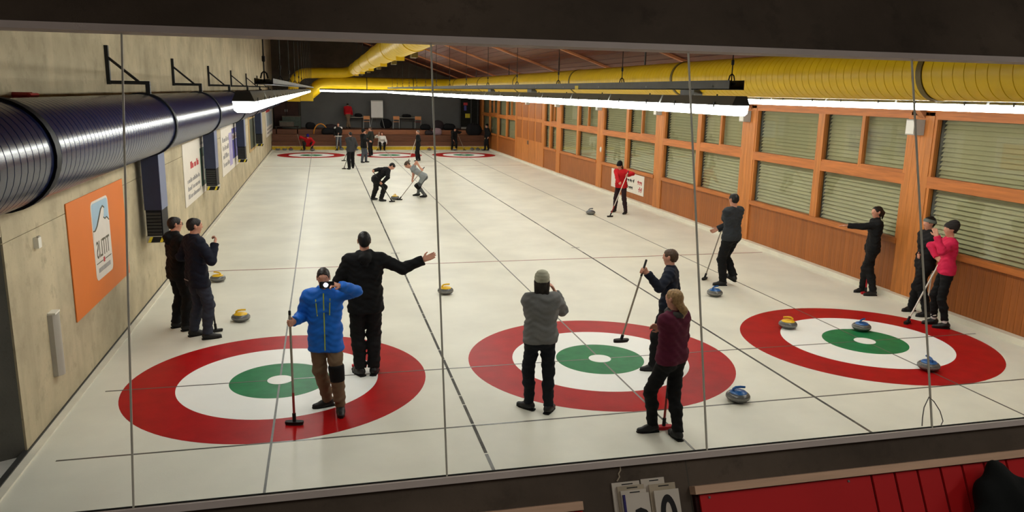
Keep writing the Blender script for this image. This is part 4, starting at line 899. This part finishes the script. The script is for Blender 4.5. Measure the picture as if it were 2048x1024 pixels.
# the man with the phone
q = ice(589, 849); br = broom(q, aty(579, 621, q[1]+.12), 'curling broom held upright by man in bright blue jacket', 'shaft_grey', low='shaft_red', grip=.05, rz=-12)
ph = V(-3.665, -1.47, 1.578)
hand = V(-3.535, -1.40, 1.545)
p = person('man in bright blue jacket photographing with phone and holding a broom', 1.685, (F(681, 825, 178), F(656, 812, -105)), 184, (hand, ('grip', br['pt'](.885), br['d'], -1)), 'c_blue', 'c_khaki', hair='hair_dark', headto=182, nod=4, extras=('jacket', 'collar'), hem=-.17, tt=.027, lt=.022, elbows=(V(.9, .1, -.15), V(-.25, .5, -1)), open_hand=[(0, V(-.8, -.4, .1), .9)], girth=1.02, hip=(-3.70, -1.06))
t = thing('phone', ph, label='dark phone with lit flash held to the face of man in blue', cat='phone')
MB().prism([(b-.076, a-.037) for a, b in rrect(.074, .152, .012)], (0, -.004, 0), V(1, 0, 0), V(0, 0, 1), V(0, 1, 0), .008).build('case', 'black', t)
mat('flash', (1, 1, 1), .3, .2, var=0, emit=(.95, .97, 1.0, 60)); MB().tube([(-.012, -.0065, .0), (-.012, -.0042, .0)], .022, 16).build('flash_light', 'flash', t)
MB().tube([(.035, -.0062, .02), (.035, -.0042, .02)], .008, 12).build('lens', 'shade_dark', t)
ctr = p['cst']
bot = p['hc']-p['up']*.155; topz = p['nb']-p['up']*.0
MB().tube(on_front(p, topz, bot, 14), .0065, 6, flat=.6).build('zip', 'zip_lime', p['root'])
for sx, z0, z1 in ((.085, .13, .0), (-.07, .14, .03)):
    a = p['cst']+p['rt']*sx+p['up']*z0*.8; b = a-p['up']*.19-p['rt']*sx*.15
    MB().tube(on_front(p, a, b, 8), .0055, 6, flat=.6).build('pocket_zip', 'zip_lime', p['root'])
pad_on(p, 0, 'c_kneepad')
# grey sweater and knitted cap
p = person('person in grey sweater and knitted beige cap seen from behind', 1.655, (F(1058, 818, -38), F(1096, 825, 38)), 4, (V(-1.27, -1.46, 1.36), V(-1.13, -1.46, 1.38)), 'c_greymel', 'c_darkjeans', hair='hair_dark', style='long', hat='c_beanie', headto=10, female=True, extras=(), hem=-.04, tt=.030, lt=.018, elbows=(V(-.25, -.3, -1), V(.25, -.3, -1)), girth=1.0)
# navy man lifting a broom
bt, bb = aty(1293, 519, -.85), aty(1241, 684, -.80)
br = broom(bb, bt, 'curling broom with black grip lifted by man in dark navy top', 'shaft_grey', grip=.22, air=True)
person('man in dark navy top holding a broom up off the ice', 1.665, (F(1306, 741, -80), F(1352, 738, -50)), -58, (('grip', br['pt'](.855), br['d'], 1), None), 'c_navy2', 'c_black', hair='hair_brown', headto=-46, extras=('collar',), hem=-.03, tt=.022, lt=.026, elbows=(V(-.15, -.55, -.9), None))
# maroon woman
q = ice(1327, 858); br = broom(q, q+V(.06, .04, 1.12), 'red headed curling broom standing between feet of woman in maroon', 'shaft_black', 'head_red', grip=.1, low='shaft_red')
p = person('woman in maroon fleece with tied blond hair and folded arms', 1.645, (F(1304, 863, -88), F(1355, 878, -5)), -28, (V(.06, -2.20, 1.09), V(-.14, -2.22, 1.12)), 'c_maroon', 'c_black', hair='hair_blond', style='lowtail', headto=-32, female=True, extras=(), hem=-.03, tt=.030, lt=.018, elbows=(V(-.9, -.2, -.6), V(.9, -.3, -.6)), girth=1.06, hip=(-.10, -2.42))
s = SDF(); n0 = p['nb']
for a in np.linspace(0, 2*math.pi, 9)[:-1]:
    c = lambda t: n0+(p['rt']*math.cos(t)*.078+p['f']*math.sin(t)*.072)+p['up']*(.012+.012*math.sin(t)); s.cap(c(a), c(a+.79), .034, k=.02)
obj('scarf', s.mesh('scarf', .01, p['org']), 'c_scarf', p['root'])
# charcoal man on the window side
q = ice(1409, 559); br = broom(q, q+V(.42, .12, 1.18), 'curling broom slanting beside man in charcoal sweater', 'shaft_grey', grip=.1, rz=40)
person('man in charcoal sweater stepping with broom in hand', 1.81, (F(1445, 571, -78), F(1466, 571, -20, .10)), -22, (('grip', br['pt'](.93), br['d'], 1), V(3.76, 3.80, 1.08)), 'c_charcoal', 'c_black', hair='hair_black', headto=-12, extras=(), hem=-.05, tt=.028, lt=.026, elbows=(V(-.9, -.4, -.6), V(.9, -.3, -.5)), girth=1.04)
# three women at the window wall
q = ice(1731, 588); br = broom(q, q+V(.02, .06, 1.12), 'wooden curling broom with red sleeve by pointing woman', 'shaft_wood', 'head_red', grip=0, low='head_red')
person('woman in black pointing with one arm against timber wall', 1.70, (F(1724, 584, -92), F(1745, 591, -85)), -68, (V(5.80, 2.72, 1.28), ('grip', br['pt'](.97), br['d'], 1)), 'c_black', 'c_black2', hair='hair_dark', style='tail', headto=-84, female=True, extras=('collar',), hem=-.06, tt=.020, lt=.022, elbows=(V(0, -.2, -1), V(.5, .5, -.6)), open_hand=[(0, V(-.1, -.2, -1), .25)], lean=-2)
q = ice(1851, 633); br = broom(q, q+V(.06, .05, 1.05), 'curling broom with red ring held by woman in grey headband', 'shaft_white', 'head_black', grip=.08, low='shaft_red')
person('woman in black wearing grey headband beside woman in pink', 1.735, (F(1822, 622, -90), F(1852, 633, -82)), -80, (('grip', br['pt'](.94), br['d'], 1), V(6.08, 1.14, 1.05)), 'c_black2', 'c_black', hair='hair_black', style='short', hat='c_band', hatstyle='band', headto=-88, female=True, extras=('collar',), hem=-.08, tt=.026, lt=.024)
q = ice(1814, 647); br = broom(q, q+V(.40, -.12, 1.12), 'white curling broom leaning towards woman in pink', 'shaft_white', grip=.0, rz=30)
p = person('woman in pink sweater and dark cap touching her face', 1.725, (F(1889, 657, -62), F(1866, 648, -75)), -62, (V(5.66, .36, 1.52), ('grip', br['pt'](.96), br['d'], 1)), 'c_pink', 'c_black', hair='hair_dark', style='short', hat='c_beanie_dark', headto=-70, female=True, extras=(), hem=-.03, tt=.018, lt=.010, elbows=(V(-.5, -.5, -1), V(-.3, .4, -.6)), sock='sock_white')
# sweepers
sx1 = ice(784, 404); br = broom(sx1, aty(745, 341, 15.75), 'curling broom of bent sweeper in black', 'shaft_black', grip=.1, rz=15)
h1, h2 = br['pt'](.56), br['pt'](.97)
person('sweeper all in black bending over a broom', 1.74, (F(762, 403, 75), F(746, 400, 60)), 78, (('grip', h2, br['d'], 1), ('grip', h1, br['d'], -1)), 'c_black', 'c_black2', hair='hair_black', headto=95, nod=35, lean=52, hem=-.06, tt=.026, lt=.026, elbows=(V(-.6, .6, .9), V(.4, -.6, .1)), hip=(-2.02, 15.95), hipz=.92, res=1.35)
p2 = ice(799, 400); br = broom(p2, aty(849, 334, 16.45), 'curling broom of sweeper in grey shirt', 'shaft_grey', grip=.1, rz=-15)
p = person('sweeper in grey shirt and grey leggings bending over a broom', 1.76, (F(850, 395, -75), F(836, 392, -85)), -82, (('grip', br['pt'](.90), br['d'], 1), ('grip', br['pt'](.50), br['d'], -1)), 'c_tee', 'c_legging', hair='hair_brown', headto=-100, nod=25, lean=55, hem=-.04, tt=.016, lt=.008, sleeve='short', elbows=(V(.9, -.4, .8), V(.1, .2, .2)), hip=(-.32, 16.62), hipz=.88, res=1.35)
pad_on(p, 0, 'c_kneepad')
q = ice(1220, 434); br = broom(q, aty(1257, 342, 12.1), 'white curling broom of sweeper in red sweater', 'shaft_white', low='shaft_red', grip=.06, rz=10)
person('sweeper in red sweater and black cap by white banner', 1.64, (F(1251, 428, -130), F(1229, 424, -120)), -140, (('grip', br['pt'](.90), br['d'], 1), ('grip', br['pt'](.60), br['d'], -1)), 'c_red', 'c_plum', hair='hair_brown', style='long', hat='c_hatblack', headto=-125, nod=22, lean=14, female=True, hem=-.05, tt=.022, lt=.018, elbows=(V(.9, .1, .1), V(-.6, .3, -.4)), res=1.3)
# players at the far end
R = 2.3
q = ice(688, 338); br = broom(q, q+V(.36, .25, 1.0), 'curling broom set down by player in grey hood', 'shaft_black', grip=.1)
q2 = aty(687, 322, 26.5); broom(q2, q2+V(.35, .15, .75), 'second curling broom lifted by player in grey hood', 'shaft_black', grip=.1, air=True)
person('far player in dark grey hooded top with two brooms', 1.72, (F(699, 339, -40), F(706, 337, 5)), -20, (('grip', br['pt'](.95), br['d'], 1), None), 'c_greydark', 'c_black', hair='hair_black', extras=('hood',), hem=-.10, tt=.027, lt=.03, res=R)
person('far player in dark hooded coat and grey jeans', 1.69, (F(724, 326, 60), F(732, 325, 70)), 60, (V(-1.45, 29.9, 1.1), V(-1.4, 29.7, 1.1)), 'c_black', 'c_jeans_grey', hair='hair_black', hat='c_hatblack', headto=70, extras=('hood', 'jacket'), hem=-.14, tt=.027, lt=.022, res=R)
q = ice(738, 312); br = broom(q, q+V(-.18, 0, 1.25), 'white curling broom of far player in olive jacket', 'shaft_white', grip=0)
person('far player in olive jacket standing at the middle house', 1.63, (F(740, 313, -60), F(744, 311, -30)), -60, (('grip', br['pt'](.95), br['d'], 1), None), 'c_olive', 'c_black', hair='hair_brown', headto=-80, extras=('jacket',), hem=-.10, tt=.027, lt=.024, res=R)
q = ice(817, 323); br = broom(q, q+V(.42, .1, 1.16), 'white curling broom slanting from far player in black', 'shaft_white', grip=.0)
person('far player all in black slanting a broom', 1.61, (F(834, 323, -60), F(839, 322, -40)), -75, (('grip', br['pt'](.95), br['d'], 1), None), 'c_black', 'c_black2', hair='hair_grey', headto=-95, hem=-.10, tt=.032, lt=.024, res=R)
q = ice(968, 301); br = broom(q, q+V(.1, 0, 1.25), 'wooden curling broom of woman at timber wall far end', 'shaft_wood', grip=.0)
person('far woman in black standing at the timber wall with broom', 1.63, (F(977, 301, -110), F(970, 301, -120)), -115, (None, ('grip', br['pt'](.95), br['d'], 1)), 'c_black', 'c_black2', hair='hair_dark', female=True, hat='c_hatblack', hem=-.08, tt=.026, lt=.018, res=R)
q = V(-4.88, 38.15, 0); br = broom(q, q+V(-.22, .25, .95), 'grey curling broom of crouching player in red', 'shaft_grey', grip=.0)
person('player in red top and blue cap crouching at the end board', 1.70, ((-4.30, 38.25, 165), (-4.72, 38.2, -160)), 180, (V(-4.28, 37.95, .30), ('grip', br['pt'](.62), br['d'], 1)), 'c_red', 'c_olive', hair='hair_dark', hat='c_hatblue', nod=30, lean=38, hem=-.06, tt=.027, lt=.026, hip=(-4.5, 38.42), hipz=.32, res=R, elbows=(V(.8, 0, .2), V(-.8, 0, .2)), knees=(V(.4, -1, .6), V(-.4, -1, .6)))
stone((-4.26, 37.95), 'slate', 10, 'grey handled curling stone under hand of crouching player in red')
q = V(-2.86, 38.1, 0); br = broom(q, q+V(.14, .1, 1.05), 'white curling broom of player in black and white top', 'shaft_white', grip=.0)
p = person('player in black and white jersey standing at the end board', 1.63, ((-2.62, 38.45, 170), (-2.82, 38.45, -170)), 180, (('grip', br['pt'](.95), br['d'], 1), None), 'c_black', 'c_jeans_grey', hair='hair_auburn', hem=-.06, tt=.026, lt=.02, res=R)
s = SDF()
for i in (0, 1): s.cap(p['nb']-p['up']*.03, p['sj'][i], .075, .085, k=.04)
obj('yoke', s.mesh('yoke', .022, p['org']), 'c_white', p['root'])
s = SDF(); s.cap(p['hc']-p['rt']*.07, p['hc']+p['rt']*.07, .155, flat=(p['f'], .86)); s.clip(p['hc']+p['up']*.01, p['up']); s.clip(p['hc']-p['up']*.06, -p['up']); obj('hem_band', s.mesh('hemband', .022, p['org']), 'c_white', p['root'])
q = V(-.42, 38.2, 0); br = broom(q, q+V(.12, .15, 1.1), 'white curling broom of crouching woman in pale sweater', 'shaft_white', grip=.0)
person('woman in pale sweater with auburn hair crouching at the end board', 1.66, ((-.02, 38.25, 170), (-.24, 38.25, -170)), 180, (V(.10, 38.1, .42), ('grip', br['pt'](.80), br['d'], 1)), 'c_white', 'c_black', hair='hair_auburn', style='long', female=True, lean=12, hem=-.05, tt=.026, lt=.02, hip=(-.13, 38.52), hipz=.34, res=R, knees=(V(.2, -1, .7), V(-.2, -1, .7)))
person('person in red jacket and khaki trousers leaning over platform table', 1.72, ((-1.93, 41.5, 0), (-2.12, 41.5, 0)), 0, (V(-2.2, 41.98, PZ+.82), V(-1.75, 42.0, PZ+.82)), 'c_red', 'c_khaki', hair='hair_dark', lean=30, nod=45, hem=-.05, tt=.027, lt=.026, z0=PZ, res=R, extras=('jacket',))
q = V(4.95, 38.35, 0); br = broom(q, q+V(-.42, .3, 1.08), 'curling broom slanting from stooping player in dark clothes', 'shaft_grey', grip=.0)
person('stooping player in dark clothes between parked stones at the end board', 1.62, ((4.45, 38.5, 170), (4.18, 38.5, -170)), 180, (('grip', br['pt'](.93), br['d'], 1), V(4.22, 38.15, .62)), 'c_black', 'c_black2', hair='hair_black', lean=34, nod=25, hem=-.08, tt=.032, lt=.024, hipz=.78, res=R)
# ------------------------------------------------------------------ the mirror front: frame, joints, concrete, scoreboard (real vertical = VW, towards the wall = NW)
NM = unit(ray(647, 572)); M0 = CP+4.15*NM; XM = V(1, 0, 0); XM = unit(XM-NM*(XM@NM)); UM = np.cross(XM, NM)
VW = V(0, 0, 1); VW = VW-2*(VW@NM)*NM; NW = V(0, -1, 0); NW = -(V(0, 1, 0)-2*(V(0, 1, 0)@NM)*NM)
def mp(a, b, o=0): return M0+XM*a+UM*b-NM*o
A0, A1 = -2.9, 10.2; B0, B1 = -1.045, 1.295
fm_ = thing('window_9', mp(0, B0), kind='structure', label='slim grey frame and vertical joints of the long tilted mirror')  # frame of the mirror, its panes left open onto the hall
JX = [-2.48, -.935, .61, 2.14, 3.70, 5.25, 6.8, 8.35, 9.9]
def wp(nm, mb, m, smooth=False): o = mb.build(nm, m, fm_, smooth); o.matrix_parent_inverse = Matrix.Translation(fm_.location).inverted(); return o
def obox(mb, a0, a1, b0, b1, o0, o1):
    vs = [mp(a, b, o) for a in (a0, a1) for b in (b0, b1) for o in (o0, o1)]
    return mb.add(vs, [(0, 1, 3, 2), (4, 6, 7, 5), (0, 4, 5, 1), (2, 3, 7, 6), (0, 2, 6, 4), (1, 5, 7, 3)])
wp('frame_lip', obox(MB(), A0, A1, B0-.035, B0, -.02, .03), 'frame_grey'); wp('frame_lip', obox(MB(), A0, A1, B1, B1+.036, -.02, .03), 'frame_grey')
wp('shadow_gap', obox(MB(), A0, A1, B0-.001, B0+.006, -.012, .002), 'shade_dark')
for a in JX: wp('joint_strip', obox(MB(), a-.0045, a+.0045, B0, B1, -.006, .004), 'joint_grey')
PB = mp(0, B0-.035, -.0); PT = mp(0, B1+.036, 0)
def slab(mb, P, a0, a1, c0, c1, o0, o1):
    """box on the concrete front: a along the wall, c upwards (real vertical), o out of the wall towards the viewer"""
    vs = [P+XM*a+VW*c-NW*o for a in (a0, a1) for c in (c0, c1) for o in (o0, o1)]
    return mb.add(vs, [(0, 1, 3, 2), (4, 6, 7, 5), (0, 4, 5, 1), (2, 3, 7, 6), (0, 2, 6, 4), (1, 5, 7, 3)])
wf = slab(MB(), PB, A0, A1, -1.6, -.0, -.3, 0.0).build('wall_front_lower', 'concrete_front', kind='structure', label='bare concrete wall below the tilted mirror')
slab(MB(), PT, A0, A1, 0, 4.4, -.012, .02).build('wall_front_upper', 'concrete_front', kind='structure', label='dark concrete beam above the tilted mirror')
def lw(x, y, o=0.):
    d = ray(x, y); P = PB-NW*o; t = ((P-CP)@NW)/(d@NW); q = CP+t*d-P; return q@XM, q@VW
for x in (1372,):
    a, c = lw(x, 940); slab(MB(), PB, a-.004, a+.004, -1.6, 0, -.001, .001).build('concrete_joint', 'concrete_dark', wf)
mat('score_red', srgb(202, 24, 26), .5, .35, var=.05, vs=2); mat('score_dark', srgb(50, 16, 14), .7, .2); wood('score_edge', srgb(214, 172, 142), 0, .0, .15)
mat('card', srgb(214, 200, 184), .6, .3, var=.04); mat('card_edge', srgb(190, 172, 148), .7, .2); mat('card_blue', srgb(56, 46, 110), .6, .3); mat('ink', srgb(34, 30, 30), .6, .3)
def score(x0, y0, x1, y1, divs, label):
    a0, c0 = lw(x0, y0, .05); a1, c1 = lw(x1, y1, .05); c = (c0+c1)/2
    org = PB+XM*a0+VW*c; t = thing('scoreboard', org, label=label, cat='scoreboard')
    def w(nm, mb, m): o = mb.build(nm, m, t); o.matrix_parent_inverse = Matrix.Translation(tuple(org)).inverted(); return o
    w('top_ledge', slab(MB(), PB, a0, a1, c-.045, c, 0, .075), 'score_edge')
    w('back_board', slab(MB(), PB, a0+.01, a1, c-.9, c-.045, 0, .035), 'score_dark')
    ds = [a0+.03]+[lw(x, y, .05)[0] for x, y in divs]
    for i in range(len(ds)-1): w('score_panel', slab(MB(), PB, ds[i]+.004, ds[i+1]-.012, c-.42, c-.05, .035, .05), 'score_red')
    w('score_panel', slab(MB(), PB, ds[-1]+.004, a1, c-.42, c-.05, .035, .05), 'score_red')
    for i in range(len(ds)-1): w('number_strip', slab(MB(), PB, ds[i]+.004, ds[i+1]-.012, c-.62, c-.435, .035, .048), 'card')
    for a in (a0+.09, a0+1.0): w('screw', slab(MB(), PB, a-.006, a+.006, c-.075, c-.063, .05, .056), 'steel')
    return t
score(1384, 972, 2300, 868, [(1740, 948), (1786, 942), (1831, 936), (1876, 930), (1919, 925), (1962, 919), (2006, 914), (2050, 908), (2094, 902)], 'red wooden scoreboard with dark column grooves below mirror')
score(560, 1071, 1162, 1001, [(600, 1060), (640, 1056), (700, 1050)], 'red scoreboard end with wooden ledge left of the number cards')
# number cards hanging in two piles
CA, CC = lw(1225, 958, .03)
def card(x0, y0, x1, y1, o, m, label, digit=None, blue=False):
    a0, c0 = lw(x0, y0, o); a1, c1 = lw(x1, y1, o); c = (c0+c1)/2; org = PB+XM*a0+VW*c-NW*o
    t = thing('number_card', org, label=label, cat='number card')
    def w(nm, mb, mm): q = mb.build(nm, mm, t); q.matrix_parent_inverse = Matrix.Translation(tuple(org)).inverted(); return q
    w('card_sheet', slab(MB(), PB, a0, a1, c-.34, c, o-.010, o), m)
    if blue: w('blue_edge', slab(MB(), PB, a0-.006, a0+.006, c-.34, c, o-.011, o+.001), 'card_blue')
    W_ = a1-a0; O = PB+XM*a0+VW*c-NW*(o+.0005)
    if digit == '0':
        out = [(W_*.5+W_*.34*math.cos(k), -.15+.125*math.sin(k)) for k in np.linspace(0, 2*math.pi, 36, endpoint=False)]; inn = [(W_*.5+W_*.14*math.cos(k), -.15+.085*math.sin(k)) for k in np.linspace(0, 2*math.pi, 36, endpoint=False)]
        mb = MB(); vs = [O+XM*x+VW*y for x, y in out+inn]; vs += [v-NW*.002 for v in vs]; n = 36
        mb.add(vs, [(2*n+i, 2*n+(i+1) % n, 3*n+(i+1) % n, 3*n+i) for i in range(n)]+[(i, (i+1) % n, 2*n+(i+1) % n, 2*n+i) for i in range(n)]+[(n+i, 3*n+i, 3*n+(i+1) % n, n+(i+1) % n) for i in range(n)]); w('digit', mb, 'ink')
    elif digit == 'bird':
        w('digit', MB().prism([(W_*.38, -.085), (W_*.60, -.075), (W_*.82, -.09), (W_*.98, -.125), (W_*.9, -.15), (W_*.98, -.19), (W_*.5, -.30), (W_*.4, -.28), (W_*.78, -.17), (W_*.62, -.135), (W_*.36, -.105)], O, XM, VW, -NW, .002), 'ink')
    elif digit == 'slot': w('digit_edge', slab(MB(), PB, a0+W_*.35, a0+W_*.75, c-.016, c-.010, o, o+.001), 'ink')
    return t
card(1222, 966, 1277, 960, .014, 'card', 'rearmost white number card of the pile nearer the cord', 'slot')
card(1233, 973, 1286, 967, .03, 'card_edge', 'second white number card of the pile nearer the cord', 'slot')
card(1240, 982, 1290, 976, .046, 'card', 'third white number card behind the blue edged card', 'slot')
card(1247, 990, 1296, 983, .062, 'card', 'white number card with blue edge and black mark in front', 'bird', True)
card(1280, 958, 1326, 953, .014, 'card', 'rearmost white number card of the pile beside scoreboard', 'slot')
card(1296, 968, 1348, 964, .04, 'card_edge', 'white number card just behind the zero card', 'slot')
card(1306, 981, 1355, 976, .062, 'card', 'white number card printed with a black zero', '0')
# black jacket hanging over the scoreboard
def lp(x, y, o): a, c = lw(x, y, o); return PB+XM*a+VW*c-NW*o
s = SDF()
for a, b, ra, rb in (((1990, 938), (1990, 985), .05, .10), ((1990, 985), (1985, 1050), .11, .15), ((2000, 955), (2035, 990), .05, .07), ((2035, 1000), (2060, 1060), .10, .16), ((1990, 1000), (2060, 1030), .12, .14)): s.cap(lp(*a, .16), lp(*b, .20), ra, rb, k=.06, flat=(NW, .55))
o = lp(1990, 925, .1); t = thing('hanging_jacket', o, label='black jacket hanging from a hook over the scoreboard', cat='jacket'); cloth('c_jacket', 10, 12, 11)
obj('jacket_body', s.mesh('hj', .014, o, lambda P: .006*np.sin(P[..., 0]*34+P[..., 2]*15)), 'c_jacket', t); MB().tube([lp(1989, 922, .06)-o, lp(1989, 932, .10)-o], .012, 8).build('hook', 'steel_dark', t)
# cord on the concrete and thin wire loop at the foot of a joint
pts = [lp(x, y, .012) for x, y in ((1239, 930), (1240, 940), (1236, 947), (1238, 953), (1233, 962))]; MB().tube(pts, .004, 6).build('cord', 'card_edge', smooth=True, label='thin pale cord hanging on concrete above the number cards', cat='cord')
def mpx(x, y, o): d = ray(x, y); P = M0-NM*o; return CP+d*(((P-CP)@NM)/(d@NM))
pts = [mpx(x, y, .02) for x, y in ((1844, 852), (1845, 835), (1848, 815), (1858, 794), (1868, 803), (1880, 822), (1886, 842), (1882, 850))]; MB().tube(pts, .0035, 6).build('wire_loop', 'steel', smooth=True, label='thin bright wire loop at the foot of the mirror', cat='wire')

# the hall's own strip lamps on the near side of the mirror (out of the picture, above the viewer)
def refl(p): p = np.asarray(p, float); return p-2*((p-M0)@NM)*NM
for x, y0, z, w in ROWS:
    for k in range(4):
        y = y0+(k if x < 4 else k+1)*PITCHL; o = refl((x, y, z)); ey = refl((x, y+1, z))-o; ez = refl((x, y, z+1))-o; ex = np.cross(ey, ez)
        t = lamp(0, 0, 0, 0, 'strip lamp before the mirror, '+w, 'near side strip lamps '+w); t.matrix_world = frame(o, ex, ey, ez)
